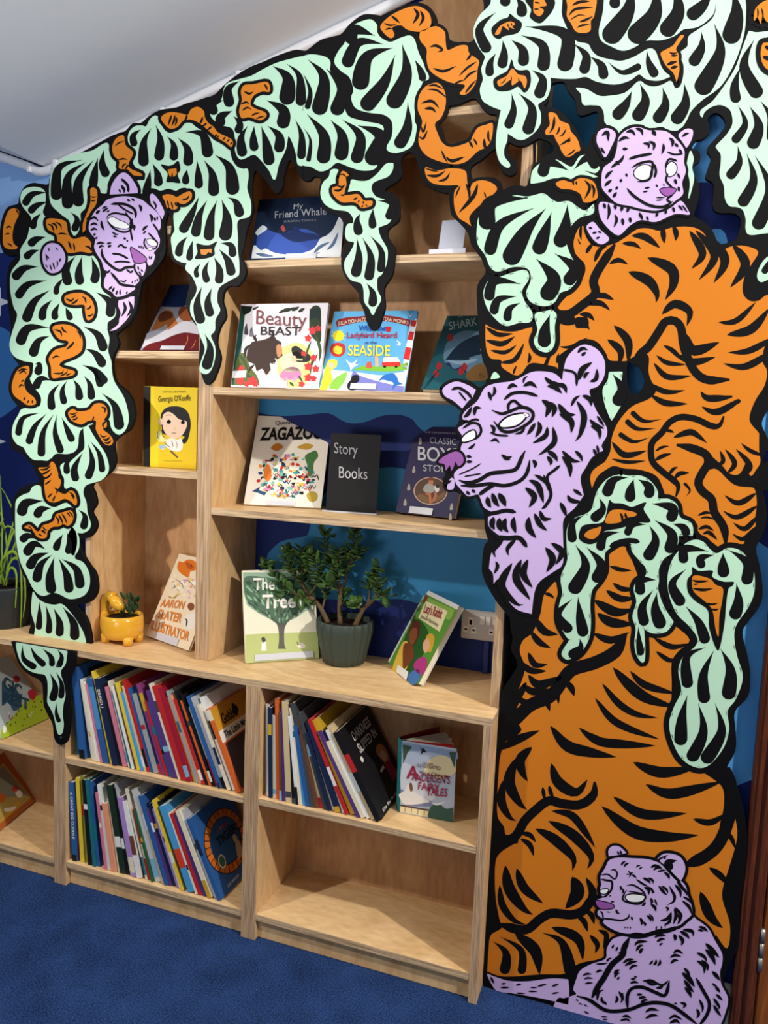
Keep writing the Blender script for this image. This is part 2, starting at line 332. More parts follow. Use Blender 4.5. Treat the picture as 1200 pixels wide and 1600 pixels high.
class Paint:
    def __init__(s, name, parent, view, layer=1, ym=YM, label=None):
        s.n, s.p, s.v, s.L, s.ym, s.lab = name, parent, VW[view], layer, ym, label; s.o = Vector((0, 0, 0))
        s.vs, s.fs, s.mi = [], [], []; s.ml = []
    def m_(s, c):
        if c not in s.ml: s.ml.append(c)
        return s.ml.index(c)
    def w(s, x, y, L):
        q = on(x, y, 1, s.ym); return Vector((q.x, s.ym-L*.0003, q.z))
    def nrm(s): return Vector((0, -1, 0))
    def poly(s, pts, c, L):
        b = len(s.vs); P3 = [s.w(x, y, L) for x, y in pts]
        tri = tessellate_polygon([[Vector((x, y, 0)) for x, y in pts]])
        s.vs += P3
        for t in tri:
            a, b2, c2 = [P3[i] for i in t]
            nrm = (b2-a).cross(c2-a).dot(s.nrm())
            s.fs.append([b+i for i in (t if nrm > 0 else t[::-1])]); s.mi.append(s.m_(c))
    def view(s, v): s.v = VW[v]; return s
    def F(s, c, txt, L=0, out=0):
        p = parse(txt, s.v); q = smooth_loop(p)
        if out:
            s.band(q+[q[0], q[1]], [out*2]*(len(q)+2), 'k', s.L+L-.5); s.poly(q, 'k', s.L+L-.5)
        s.poly(q, c, s.L+L)
        if c == 'g' and len(p) > 6: s.band(q+[q[0], q[1]], [2.3]*(len(q)+2), 'g', s.L+L-.12)
        return s
    def band(s, cl, ws, c, L):
        n = len(cl); Lf, Rt = [], []
        for i in range(n):
            a = cl[max(i-1, 0)]; b = cl[min(i+1, n-1)]
            dx, dy = b[0]-a[0], b[1]-a[1]; d = math.hypot(dx, dy) or 1
            nx, ny = -dy/d*ws[i]/2, dx/d*ws[i]/2
            Lf.append((cl[i][0]+nx, cl[i][1]+ny)); Rt.append((cl[i][0]-nx, cl[i][1]-ny))
        s.k = (getattr(s, 'k', 0)+1) % 7
        for i in range(n-1):
            l_ = L+s.k*.06+(i % 5)*.012; b0 = len(s.vs)
            s.vs += [s.w(*Lf[i], l_), s.w(*Lf[i+1], l_), s.w(*Rt[i+1], l_), s.w(*Rt[i], l_)]
            f = [b0, b0+1, b0+2, b0+3]; a, b, c_, d_ = s.vs[b0:b0+4]
            s.fs.append(f if (c_-a).cross(d_-b).dot(s.nrm()) > 0 else f[::-1]); s.mi.append(s.m_(c))
    def _st(s, txt, c, L, prof):
        for it in txt.split(';'):
            it = it.strip()
            if not it: continue
            tk = it.split(); wd = 12
            if ',' not in tk[-1]: wd = float(tk[-1]); tk = tk[:-1]
            p = parse(' '.join(tk), s.v); cl = smooth_open(p, 7)
            ln = [0]
            for i in range(1, len(cl)): ln.append(ln[-1]+math.hypot(cl[i][0]-cl[i-1][0], cl[i][1]-cl[i-1][1]))
            T = ln[-1] or 1; W_ = wd/s.v[2]
            if prof == 'drop' and T > 6: W_ = W_*.90; cutT = 1-1.2/T
            else: cutT = 1
            if prof == 'leaf' and W_ < 4.2: W_ *= 1.22
            if prof == 'drop':   # resample so the round end is smooth
                cap = min(.5, W_*.5/T); m = 16; ts = [(1-cap)*i/m for i in range(m)]+[1-cap+cap*math.sin(math.pi/2*i/8) for i in range(9)]
            elif prof == 'leaf': ts = [i/14 for i in range(15)]
            else: ts = [i/(3*len(p)+6) for i in range(3*len(p)+7)]
            C_, Ws = [], []
            for t in ts:
                d = t*T*cutT; i = 0
                while i < len(ln)-2 and ln[i+1] < d: i += 1
                u = (d-ln[i])/((ln[i+1]-ln[i]) or 1)
                C_.append((cl[i][0]+(cl[i+1][0]-cl[i][0])*u, cl[i][1]+(cl[i+1][1]-cl[i][1])*u))
                if prof == 'drop':
                    if t <= 1-cap: h = math.sin(math.pi/2*min(1, t/(1-cap)))**1.2
                    else: h = math.sqrt(max(0, 1-((t-1+cap)/cap)**2))
                elif prof == 'leaf': h = math.sin(math.pi*min(1, max(0, t**.85)))**.8 if 0 < t < 1 else 0
                else: h = min(1, .25+t*7, .25+(1-t)*7)
                Ws.append(W_*max(h, .02))
            s.band(C_, Ws, c, s.L+L)
        return s
    def D(s, txt, L=1, c='k'): return s._st(txt, c, L, 'drop')
    def Lf(s, txt, L=1, c='k'): return s._st(txt, c, L, 'leaf')
    def N(s, txt, L=1, c='k'): return s._st(txt, c, L, 'line')
    def end(s):
        o = mesh_obj(s.n, [v-s.o for v in s.vs], s.fs, [PC(c) for c in s.ml], s.p, s.mi)
        if s.lab: o['label'] = s.lab
        return o
def board(name, parent, outline, holes=(), ym=YM, bt=BT):
    cu = bpy.data.curves.new(name, 'CURVE'); cu.dimensions = '2D'; cu.fill_mode = 'BOTH'; cu.extrude = bt/2-.0006; cu.bevel_depth = .0006; cu.bevel_resolution = 0
    for txt in (outline,)+tuple(holes):
        q = smooth_loop(parse(txt, VW['F']), 4); sp = cu.splines.new('POLY'); sp.points.add(len(q)-1); sp.use_cyclic_u = True
        for i, (x, y) in enumerate(q):
            h = on(x, y, 1, ym); sp.points[i].co = (h.x, max(h.z, .001), 0, 1)
    t = bpy.data.objects.new(name, cu); COL.objects.link(t)
    dg = bpy.context.evaluated_depsgraph_get(); me = bpy.data.meshes.new_from_object(t.evaluated_get(dg))
    bpy.data.objects.remove(t); bpy.data.curves.remove(cu)
    for v in me.vertices: x, z, d = v.co; v.co = (x, ym+bt/2-d, z)
    me.materials.clear(); me.materials.append(BLACK)
    o = bpy.data.objects.new(name, me); COL.objects.link(o); o.parent = parent
    bm = bmesh.new(); bm.from_mesh(me); bmesh.ops.recalc_face_normals(bm, faces=bm.faces); bm.to_mesh(me); bm.free()
    return o

# ------------------------------------------------ left leafy arch
LEFT = empty('mural_cutout', (0, 0, 0), 'painted cut-out board of mint leaves with a lilac panther head, fixed left on the shelves', 'mural board')
board('backing_board', LEFT, '''473,79! 460,78 433,87 410,97 390,105 370,117 350,133 335,148 320,153 305,158 290,162 275,168 250,172 232,182 220,192 207,193 195,205 177,211 160,220 133,235 110,247 90,262 78,277 75,288 62,287
50,286 37,293 30,308 28,318 17,322 7,333 3,353 2,387 13,400 27,398 15,413 10,440 12,475 17,510 15,530 20,557 30,572 22,585 17,600 17,620 30,637 32,643 20,660 15,683 18,700 35,710 50,727 57,742 60,753 42,758 25,771 17,797 23,827 25,853
30,880 37,900 50,917 53,932 50,945 53,962 47,980 44,992! 142.5,1006! 140,985 132,963 118,945! 133,943 144,937 151,925 151.5,910 148,895 140,884 130,868 125,850 127,842! 141,838 150,825 149,812 143,800 150,787 147,770 143,762 146,755 160,747 174,735 180,720 178,703 178,690 187,681 203,670 210,650 207,627
197,611 184,600 177,588 175,565 178,553 185,537 182,522 200,507 213,487 217,463 223,440 240,423 256,400 258,377 257,350 262,330! 268,345 266,373 268,405 290,420 297,440 292,462 291,478 300,500 311,515 312,540 311,567 314,582 321,600 330,597
336,587 344,560 338,535 343,512 352,496 350,480 347,470 350,455 358,447 372,446 383,430 382,413 376,402 381,385 384,363 390,345 395,327 393,310 393,285 398,267 411,277 423,293 432,302 440,293 443,272 452,250 462,262 467,274 473,281!''')
p = Paint('leaf_column', LEFT, 'F', 1)
p.F('g', '''33,310 38,297 55,293 69,299 70,318 66,332 74,345 86,368 105,395 120,396 135,395 147,402 154,415 157,440 160,455 172,465 180,483 178,495 168,503 167,515 170,530 168,548 173,565 174,580 178,597 193,622 200,650 197,668 187,678 177,672 168,655 150,660 125,672 120,700 107,708 87,708 77,718 65,718 52,717 43,708
 37,698 27,693 20,680 22,663 30,648 35,640 52,637 63,635 65,620 55,605 48,592 50,583 53,567 37,563 22,555 16,540 20,520 28,493 22,478 17,450 19,425 32,407 33,390 43,373 47,357 50,340 37,323''')
p.view('A').D('''222,302 150,312 112,366 40; 225,345 170,365 135,400 38; 195,400 165,430 152,478 36; 215,510 165,525 135,555 42; 185,572 145,585 115,615 38; 180,650 110,660 62,712 48; 220,715 130,735 78,800 45;
 235,760 160,815 118,912 52; 245,805 205,850 198,905 42; 280,820 258,865 262,903 36; 308,840 325,880 330,905 34; 300,700 268,745 265,785 30; 355,600 310,665 325,740 50; 385,600 370,680 380,738 46; 430,605 450,680 435,730 46;
 450,770 515,815 515,890 50; 230,935 130,940 90,1020 55; 235,975 180,1000 150,1075 50; 390,930 460,970 490,1050 50; 400,1035 450,1060 490,1120 48; 385,1110 450,1140 500,1200 44''')
p.view('B2').D('''290,50 330,50 310,145 75; 430,185 340,170 290,260 75; 500,210 430,300 435,438 72; 560,185 520,270 540,388 62; 610,175 650,240 665,355 72; 700,145 750,220 765,350 72; 690,55 800,110 845,245 75; 790,-30 840,20 860,80 75;
 850,290 960,400 1000,600 95; 330,455 190,500 150,650 62; 390,460 290,570 235,720 68; 450,465 360,620 345,825 72; 475,470 460,620 515,795 68; 515,490 560,590 610,700 65''')
p.end()
p = Paint('leaf_cluster', LEFT, 'B2', 1)
p.F('g', '''700,570 730,568 760,620 810,700 870,790 900,880 895,950 840,1010 740,1040 700,1070 690,1130 715,1200 725,1290 750,1370 740,1420 690,1450 640,1450 655,1500 650,1590 600,1640 560,1500 600,1400 640,1330 640,1240 660,1200 655,1140 600,1065 545,1080 540,1000 520,960 512,890 600,850 660,800 710,740''')
p.D('625,825 560,870 560,970 60; 690,785 620,920 640,1030 72; 735,710 770,870 725,1010 72; 755,690 830,800 855,955 60; 655,1260 710,1320 690,1430 70')
p.end()
p = Paint('leaf_fan', LEFT, 'B', 1)
p.F('g', '75,590 80,545 110,522 140,510 155,485 180,478 200,495 205,540 225,570 260,580 300,562 332,562 340,580 318,640 355,690 362,750 350,800 352,822 390,840 416,890 416,950 390,990 330,1005 285,985 250,975 200,990 160,960 130,900 105,850 90,800 78,720 75,660')
p.D('''205,548 120,560 100,622 55; 240,582 190,590 170,630 46; 170,725 130,712 95,740 42; 215,775 160,750 118,805 50; 230,790 165,815 135,870 50; 245,800 190,850 170,932 50; 255,810 235,900 245,985 54; 275,815 315,900 325,982 50;
 290,820 360,870 378,962 50; 295,705 270,750 262,785 38; 315,695 325,745 318,800 36''')
p.end()
p = Paint('leaf_stem', LEFT, 'F', 1)
p.F('g', '52,925! 58,935 70,943 85,946 97,945 110,958 122,975 130,990 134,1005! 54,993! 56,978 50,955')
p.view('G').D('370,-60 372,90 362,210 68; 430,-30 462,120 455,248 66; 505,0 560,140 555,273 86; 590,-10 690,140 700,308 100')
p.end()
p = Paint('leaf_cluster', LEFT, 'A', 1)
p.F('g', '235,270 250,200 290,150 350,125 430,110 480,80 505,75 512,110 535,150 545,190 520,220 500,270 508,300 470,300 450,268 418,262 408,310 400,370 375,400 377,450 360,492 342,500 325,450 310,420 280,395 240,350')
p.D('385,150 275,190 265,342 58; 405,160 320,230 320,382 60; 440,150 370,250 370,372 58; 460,140 445,210 435,282 46; 488,100 480,170 505,232 46; 332,395 362,430 345,488 38')
p.end()
p = Paint('leaf_cluster', LEFT, 'T1', 1)
p.F('g', '''100,380 110,320 150,280 200,275 235,280 265,225 300,200 325,215 345,270 370,310 410,330 470,310 520,255 560,250 610,290 680,330 740,385 800,410 850,440 870,520 910,580 960,600 990,600 995,660 985,740 1010,830 1015,900 1000,950 930,970 910,1010 915,1100 915,1200 925,1290 925,1380 900,1405 862,1425
 @TD 880,380 865,500 890,570 850,650 845,740 810,790 845,880 845,980 812,1080 770,1110 725,1080 740,1000 770,900 730,790 700,690 650,600 650,510 690,440 700,370 660,280 605,220 @T1 540,1300 500,1290 450,1260 430,1180 425,1110 450,1060 445,1000 445,930 480,880 540,850 580,790 540,735 490,735
 455,752 400,738 340,752 290,735 225,740 200,778! 165,690 225,680 220,610 170,590 140,550 140,500 160,470 125,430''')
p.D('''195,298 135,350 150,432 62; 272,290 215,400 215,582 88; 305,265 340,380 325,538 82; 390,350 440,420 438,538 72; 472,362 545,450 545,578 82; 528,318 660,340 700,515 95; 282,555 320,640 325,732 72; 615,532 625,640 628,748 72; 540,598 530,660 532,718 62;
 668,530 730,640 740,805 92; 748,488 860,590 885,795 112; 845,808 910,850 940,962 80; 630,800 580,920 495,1078 82; 690,830 630,950 600,1110 82; 765,830 720,960 700,1138 88; 800,825 840,980 815,1138 108; 545,1100 490,1170 475,1258 66; 585,1128 565,1200 555,1288 55;
 790,1152 870,1170 882,1262 66; 778,1195 850,1290 875,1402 78; 265,600 250,690 228,800 70''')
p.view('TD').D('728,172 690,235 705,298 48; 802,145 765,240 790,342 66; 842,115 890,230 880,352 82; 740,368 700,520 738,692 95; 825,380 790,500 818,632 82; 765,775 810,900 770,1082 98')
p.view('T1').F('k', '345,560 400,572 440,560 475,535 490,600 470,640 490,700 430,695 385,690 395,630 360,590', 2).F('o', '395,600! 460,590! 465,632! 440,655 430,622 420,655 405,640!', 3)
p.F('k', '610,1155 660,1165 710,1165 765,1140 745,1190 745,1240 690,1265 600,1270 618,1220', 2).F('o', '640,1200! 725,1195! 725,1230! 700,1220 680,1240 645,1235!', 3)
p.end()
def vine(parent, view, poly, strokes='', out=5.0, layer=4, name='vine', extra=None):
    q = Paint(name, parent, view, layer); q.F('o', poly, 0, out)
    if strokes: q.Lf(strokes)
    return q.end()
vine(LEFT, 'T1', '345,215 380,180 430,170 500,180 545,190 570,150 620,130 665,160 675,210 700,250 740,280 770,320 830,350 875,375 885,405 870,432 830,400 780,370 720,325 680,290 650,265 600,235 550,225 510,235 470,280 420,295 380,270', '''425,190 415,225 400,272 14; 450,190 445,230 425,275 14; 462,205 462,240 450,275 12;
 540,190 535,215 520,230 14; 660,205 645,245 630,260 14; 690,250 665,272 650,285 12; 730,275 700,300 685,310 12; 765,335 750,355 12; 780,345 765,365 10; 830,355 810,380 10; 860,370 840,395 10; 880,395 865,415 10''')
vine(LEFT, 'A', '580,35 545,50 527,90 535,130 560,155 560,190 600,195 620,220 665,225 660,212 612,190 605,165 622,130 622,110 590,80', '540,85 560,70 585,62 6; 555,150 580,145 600,150 7; 575,190 580,175 595,168 7; 590,195 598,180 610,172 7')
vine(LEFT, 'T1', '355,800 390,785 430,790 465,805 510,780 550,765 575,775 572,820 530,855 495,858 462,842 468,890 430,900 400,880 390,890 375,840', '390,830 400,860 405,885 10; 420,840 430,870 435,900 10; 450,845 465,880 12; 500,830 540,820 560,790 12')
vine(LEFT, 'A', '75,378 45,385 25,430 15,490 20,555 60,570 85,560 65,540 60,500 70,450 92,400', '30,470 45,462 55,470 7; 25,500 40,495 50,500 6; 35,540 50,548 60,560 6; 75,380 85,395 92,410 6')
vine(LEFT, 'A', '220,430 260,425 310,440 320,490 345,520 400,510 435,550 430,585 380,580 320,585 275,550 265,500 225,475', '225,450 245,460 255,490 7; 240,445 262,455 270,480 7; 260,440 285,455 290,480 6; 320,530 330,550 335,575 8; 345,540 350,560 350,580 7; 400,555 420,560 430,580 8; 270,500 290,495 320,500 7')
vine(LEFT, 'A', '425,285 455,290 455,345 440,380 430,400 405,470 390,490 390,450 400,420 425,350', '425,320 440,325 455,320 5; 425,340 440,342 452,338 5; 405,430 420,415 5')
vine(LEFT, 'A', '305,790 340,775 390,775 430,805 445,850 435,890 410,900 400,860 395,830 350,830 310,820', '310,800 335,810 350,795 8; 335,825 355,815 370,800 8; 385,790 400,800 405,825 7; 430,830 420,845 405,850 7; 410,880 425,880 440,870 7')
vine(LEFT, 'A', '250,930 300,920 350,935 385,980 385,1040 350,1070 300,1090 280,1110 300,1125 350,1140 340,1160 280,1170 245,1170 240,1120 230,1080 260,1040 310,1025 320,1000 280,990 255,960', '255,945 285,955 290,980 8; 290,930 300,950 320,960 8; 350,1000 335,1020 310,1040 9; 245,1080 265,1070 285,1075 7; 250,1150 290,1150 300,1130 7; 280,1165 310,1150 320,1135 6; 310,1160 335,1150 6; 360,950 375,965 380,990 6')
vine(LEFT, 'B2', '180,75 240,65 245,120 215,170 205,220 230,280 290,330 300,380 235,390 180,355 120,310 100,250 110,180 140,110', '150,110 190,90 235,95 14; 160,130 200,105 225,135 12; 180,200 195,185 215,195 10; 160,245 180,220 205,235 12; 200,350 215,320 12; 230,375 245,345 10; 270,375 275,345 10')
vine(LEFT, 'B2', '570,450 610,420 650,440 740,430 790,380 850,375 890,410 895,470 870,510 890,530 890,570 860,590 920,640 945,690 920,725 870,710 830,650 800,590 800,520 740,520 680,550 610,525 580,490', '''580,460 615,465 650,445 10; 590,490 620,485 640,465 12; 605,510 635,505 650,485 12; 845,405 880,420 870,460 14; 770,520 780,500 785,480 10; 890,520 860,550 870,580 14; 835,630 860,655 900,640 10; 860,670 890,680 920,650 16; 870,700 905,705 930,680 14''')
vine(LEFT, 'B2', '430,860 460,880 485,950 490,990 510,1020 500,1070 480,1100 540,1130 590,1100 625,1120 645,1190 630,1225 590,1190 540,1170 490,1190 440,1200 390,1170 370,1060 375,1000 352,962 322,912 400,905', '''330,925 380,925 430,890 14; 340,965 380,955 430,920 14; 350,1000 400,990 440,950 14; 375,1050 400,1035 430,1010 12; 455,1075 480,1100 470,1130 12; 400,1160 420,1140 440,1120 12; 440,1190 455,1160 465,1140 12; 590,1135 610,1150 620,1180 12; 575,1115 600,1125 630,1160 10''')
vine(LEFT, 'B2', '205,1410 240,1385 270,1400 310,1440 335,1430 360,1390 410,1375 450,1350 470,1300 530,1280 590,1265 615,1300 605,1360 570,1395 530,1380 490,1400 440,1405 400,1440 390,1490 350,1500 310,1485 270,1430', '''235,1390 265,1420 275,1440 8; 360,1400 375,1425 400,1430 10; 345,1430 370,1445 385,1460 16; 320,1460 355,1480 10; 465,1310 490,1350 485,1385 12; 490,1300 515,1345 525,1380 14; 515,1290 545,1335 560,1380 12; 560,1280 590,1320 10; 575,1275 600,1300 610,1330 10''')
q = Paint('bear_paw', LEFT, 'A', 5)
q.F('l', '240,540 280,550 305,590 305,630 280,670 240,680 210,650 200,600 210,560', 0, 4)
q.Lf('215,590 220,600 222,625 6; 230,560 232,580 5; 235,640 240,655 245,670 6; 250,630 255,650 260,665 6; 270,620 272,640 268,655 6; 285,610 282,630 6; 215,640 225,655 5; 262,560 275,575 5; 225,600 232,615 5')
q.end()
# panther head
q = Paint('panther_head', LEFT, 'P', 5)
q.F('l', '320,272! 335,190 380,110 440,62 490,75 540,130 585,210 590,258!', 0, 5).F('l', '705,290 730,262 780,310 830,400 845,450 825,510! 770,430 715,360!', 0, 5)
q.F('l', '''250,370 290,325 350,305 450,288 560,300 640,330 700,380 770,440 805,500 808,590 780,640 802,700 790,770 745,830 755,860 735,930 700,955 670,935 665,985 640,1050 600,1060 602,1105 560,1150 563,1180 520,1210 470,1238 385,1255 340,1210 270,1165 268,1090 290,1030 262,980
 240,910 200,850 170,780 180,700 140,650 118,600 130,520 180,430''', 0, 5)
q.F('l', '405,1290! 470,1262 555,1250! 555,1300 545,1370 500,1450 450,1510 380,1570 320,1582! 400,1520 410,1470 425,1410 400,1340', 0, 5)
q.F('v', '522,785 560,800 620,840 668,885 660,915 610,930 560,920 540,870', 2, 1.5)
q.F('w', '305,515 350,490 410,520 470,545 510,580 480,600 420,595 350,570', 2, 1.2).F('w', '680,710 720,700 765,730 770,760 730,765 690,745', 2, 1.2).F('w', '690,790 730,780 720,805 695,805', 2, .8)
q.N('''290,510 310,470 370,450 430,460 480,470 520,510 540,570 500,625 430,630 350,590 295,530 19; 330,365 400,360 480,370 560,420 570,500 27; 400,370 470,420 550,460 19; 540,500 520,600 540,720 19; 665,690 650,740 680,800 16; 690,640 740,690 780,740 19; 735,550 770,600 800,650 19; 730,800 770,780 780,720 16;
 245,790 250,860 300,930 380,990 430,1000 470,975 550,965 565,930 27; 560,930 560,990 600,1050 640,1060 19; 665,900 680,960 16; 330,1020 380,1080 430,1135 520,1150 570,1160 27; 340,840 420,850 500,890 22; 360,925 430,915 520,925 19; 395,780 430,755 460,780 490,780 19; 395,1280 470,1262 540,1230 22; 470,440 520,520 510,560 14;
 430,120 490,180 500,250 27; 480,990 520,1020 545,1000 19; 330,545 400,570 480,600 14; 420,1100 460,1110 480,1090 14''')
q.Lf('''190,460 205,440 230,425 24; 245,410 270,395 300,390 16; 250,440 275,420 310,400 19; 290,440 320,425 14; 130,520 170,490 215,530 19; 130,570 170,550 210,570 19; 135,620 170,600 205,615 19; 160,660 190,650 19; 180,700 205,680 16; 240,520 245,570 270,620 22; 190,750 230,735 275,745 19; 215,790 240,765 270,775 19; 290,745 340,735 16; 300,775 340,760 22;
 340,630 380,655 410,650 16; 350,670 390,680 16; 450,690 480,700 19; 480,720 500,715 19; 635,620 660,590 690,570 22; 640,650 670,620 16; 560,560 555,600 560,620 22; 600,370 620,400 620,440 24; 700,460 725,490 720,540 24; 750,490 760,530 19; 775,480 780,520 14; 485,320 520,335 19; 530,310 560,335 19; 600,760 605,790 11; 620,760 625,795 11; 640,770 643,800 11;
 700,860 705,900 11; 725,860 715,900 11; 590,960 600,1000 14; 620,990 640,1020 14; 600,1010 625,1050 14; 270,1000 300,1020 330,990 19; 310,1190 345,1150 19; 345,1210 365,1160 19; 380,1240 395,1190 16; 420,1240 420,1180 14; 450,1300 470,1370 430,1450 30; 500,1290 530,1370 480,1450 30; 540,1100 535,1130 11; 565,1090 562,1120 11; 585,1080 590,1110 11; 480,1230 490,1200 14;
 430,180 460,230 455,260 24; 410,220 425,255 16; 735,330 765,380 755,420 16; 480,560 500,575 11; 340,490 370,500 14''')
q.end()
# ------------------------------------------------ hanging tip fixed to the front of the worktop
TIP = empty('mural_cutout', (0, 0, 0), 'pointed mint and black painted leaf tip hanging from the worktop edge at the left', 'mural board')
YT = -.0125
board('backing_board', TIP, '17.5,1003! 21.7,1016 26.7,1031.7 35,1045 46.7,1055 60,1061.7 66,1070 67,1083 68,1100 70,1107 75,1118 82,1131.7 84,1150 88,1160 96,1164 103,1159 106,1146.7 107.5,1133 108,1117 106.7,1100 106,1090 105,1070 110,1053 115,1040 116.7,1019!', ym=YT)
p = Paint('leaf', TIP, 'G', 1, ym=YT)
p.F('g', '155,328! 165,400 200,500 260,570 340,605 420,620 450,680 455,780 450,880 480,940 510,1010 528,1090 545,1165 562,1182 582,1160 592,1090 583,1000 590,900 608,820 595,720 570,640 570,580 610,520 625,420 628,408!')
p.D('212,345 225,480 345,565 68; 285,355 340,460 430,545 66; 400,380 480,460 488,555 62; 540,388 580,460 545,560 62; 470,608 520,740 485,878 82; 525,598 580,720 570,855 62; 530,885 530,990 562,1078 46')
p.end()
for x, y in ((90, 1040.5), (96, 1152)):
    bm = bmesh.new(); c = on(x, y, 1, YT); cyl(bm, (c.x, YT-.0035, c.z), (c.x, YT, c.z), .0035, 10); bm_obj('screw', bm, mat('screw_head', (60, 60, 64), .4), TIP)
# ------------------------------------------------ big right board
RIGHT = empty('mural_cutout', (0, 0, 0), 'large painted cut-out board of an orange tiger with lilac bears and mint leaves', 'mural board')
board('backing_board', RIGHT, '''473.6,79! 480,78 500,63 520,57 533,53 547,37 567,23 587,23 600,25 617,15 647,5 667,8 680,23 684,38 697,47 703,62 717,66 733,66 741,60 740,46 747,28 756,14 754,-10 750,-60! 1330,-60! 1330,300 1290,560 1225,605 1200,640! 1190,661 1197,680 1203,695 1195,708 1191,725 1194,742 1188,757
1193,772 1198,804 1193,832 1181,856 1186,881 1191,916 1188,944 1168.5,972 1160,989.5 1168.5,1028 1172,1056 1168.5,1088 1148,1112 1149,1140 1149,1171.5 1137,1196 1137,1202 1147.5,1221 1160.6,1259 1167,1307.5 1164,1360 1156,1412.5 1155,1472 1147.5,1491 1138,1510 1131,1532 1134.7,1553 1138,1566 1135,1582 1129,1600 1126,1640!
1000,1630! 756.5,1545! 757,1400! 771,1200! 781,1106! 784,1083 794,1065 804.5,1049 808.7,1039 806,1028 799,1015.5 801,995 797.7,982.5 797,967 788,955 774,937 762,916.5 755,900 753,888 756,856 763,845! 757.6,825 756,802 749,782 737,776 723,773 705,766 694,764 692,750 696,738 687,722 688,712.6 709,704 720,698 717,684 711,672 717,658 721.7,643.6 711.6,635 697,626
688.6,612.7 692,600 711.6,593 734.6,596 749,606 762,595 760,575 755,565 752,550 749,527 746,483 745,454 749,439.5 759,425 755,407.5 747,397 736,381 731,363.7 716,346 705,334.5 702.5,314 701,303 688,299.6 664.6,288 655,268 651,250 642,238 630,243 625,255 628,270 622,282 600,297 615,302 623,315 624,330 622,345 605,360 608,375 617,388 616,405 612,430 600,450 601,475 600,485 592.6,508 584,516.6 575,508
568,484 562,470 560,458 543,438 534,418 534,399 541,380 541,360 536,347 528,337 508,329 500,312 499,295 501,279 490,276 485,281 479,283 473.6,281!''',
 holes=('@Z1 240,215 330,200 410,165 480,142 520,170 560,230 620,280 690,297 700,330 690,365 600,370 530,400 475,465 420,520 300,565 240,575 210,540 180,420 150,385 200,320 235,260',
 '@Z1 455,785 560,710 640,640 690,620 705,700 730,800 785,858 850,860 885,800 870,725 810,680 795,600 812,555 880,585 970,582 1045,540 1100,518 1180,545 1230,590 1225,640 1160,680 1080,730 1030,800 1005,880 975,965 900,958 820,968 755,1000 735,935 680,890 600,880 520,890 480,905 455,870',
 '@T4 650,740 680,705 770,700 810,780 870,860 880,950 920,985 1000,960 1050,950 1060,1010 1050,1090 1000,1180 960,1270 935,1240 900,1160 840,1060 800,1010 720,935 600,905 630,860',
 '@T6 155,160 200,110 260,105 320,160 325,230 260,320 170,420 155,470 190,540 160,640 140,730 215,790 205,990 260,1060 400,1065 470,1110 475,1180 430,1310 340,1355 260,1350 200,1230 110,1140 25,1090 60,960 75,820 10,640 80,560 75,480 5,440 40,370 110,350 170,290 170,220',
 '@R2 450,915 485,925 515,945 540,1010 520,1065 485,1088 455,1060 442,985'))
def clus(view, poly, drops, name='leaf_cluster', layer=1, parent=None, out=0):
    q = Paint(name, parent or RIGHT, view, layer); q.F('g', poly, 0, out); q.D(drops); return q
# the cluster that spans the joint between the two boards is painted on both
p = Paint('leaf_cluster', LEFT, 'C4', 1)
p.F('g', '90,510 95,480 140,470 160,400 220,375 280,358 340,325 400,297 480,275 519,266! 519,775! 498,768 490,720 470,660 450,635 437,700 405,770 387,840 365,800 330,755 290,722 230,745 205,705 205,650 190,600 130,580 92,545')
p.D('225,380 170,420 180,505 55; 150,470 100,490 108,542 46; 190,520 135,550 142,597 52; 195,545 225,580 210,628 42; 380,310 450,370 440,495 82; 445,300 505,360 510,500 55; 350,470 430,520 420,605 68; 262,590 230,650 240,738 52; 292,590 288,650 295,712 46; 325,590 350,680 365,778 60; 355,590 410,640 405,718 55; 485,560 515,640 512,750 45')
p.end()
p = Paint('leaf_cluster', RIGHT, 'C4', 1)
p.F('g', '521,266! 560,258 620,268 645,290 645,335 680,365 705,410 708,480 730,545 800,570 892,592 880,650 872,720 860,785 800,797 740,780 680,760 640,790 600,800 560,780 521,774!')
p.D('545,280 620,370 590,542 82; 522,345 555,430 538,515 30; 630,322 705,420 668,542 74; 540,535 620,640 612,770 72; 524,600 556,660 545,762 24; 650,562 705,640 695,755 72; 705,560 790,640 765,768 66; 778,588 885,640 830,775 92')
p.end()
clus('C4', '805,100 840,95 865,120 865,150 885,180 930,200 980,180 1020,170 1042,190 1060,250 1108,360 1078,385 1050,480 1040,560 1050,600 1030,680 970,712 930,710 915,690 940,640 940,570 900,535 830,525 770,505 750,460 760,420 740,360 700,330 670,290 690,240 720,200 730,150 760,120',
 '858,168 760,140 745,212 66; 900,208 780,200 720,318 66; 942,225 820,270 785,425 90; 952,258 900,390 800,515 82; 985,205 1005,350 930,508 90; 1012,480 1010,600 960,695 66; 1045,280 1075,340 1085,385 40').end()
vine(LEFT, 'C4', '355,385 365,430 330,430 290,450 275,490 300,510 340,525 350,545 320,565 270,550 235,555 222,520 235,470 230,430 245,400 290,395', '245,430 270,440 290,430 9; 340,395 350,410 355,425 8; 230,490 255,480 270,490 8; 235,520 260,505 280,515 7; 280,545 295,535 320,530 7; 300,560 320,550 345,545 6')
vine(RIGHT, 'C4', '885,120 930,75 1000,40 1060,30 1110,60 1122,110 1100,140 1060,150 1010,140 980,120 940,130 950,165 930,180 895,150', '935,75 960,95 975,110 10; 900,110 930,120 960,115 7; 905,140 925,135 940,135 7; 1040,40 1060,70 1035,115 16; 1070,50 1085,85 1065,125 14')
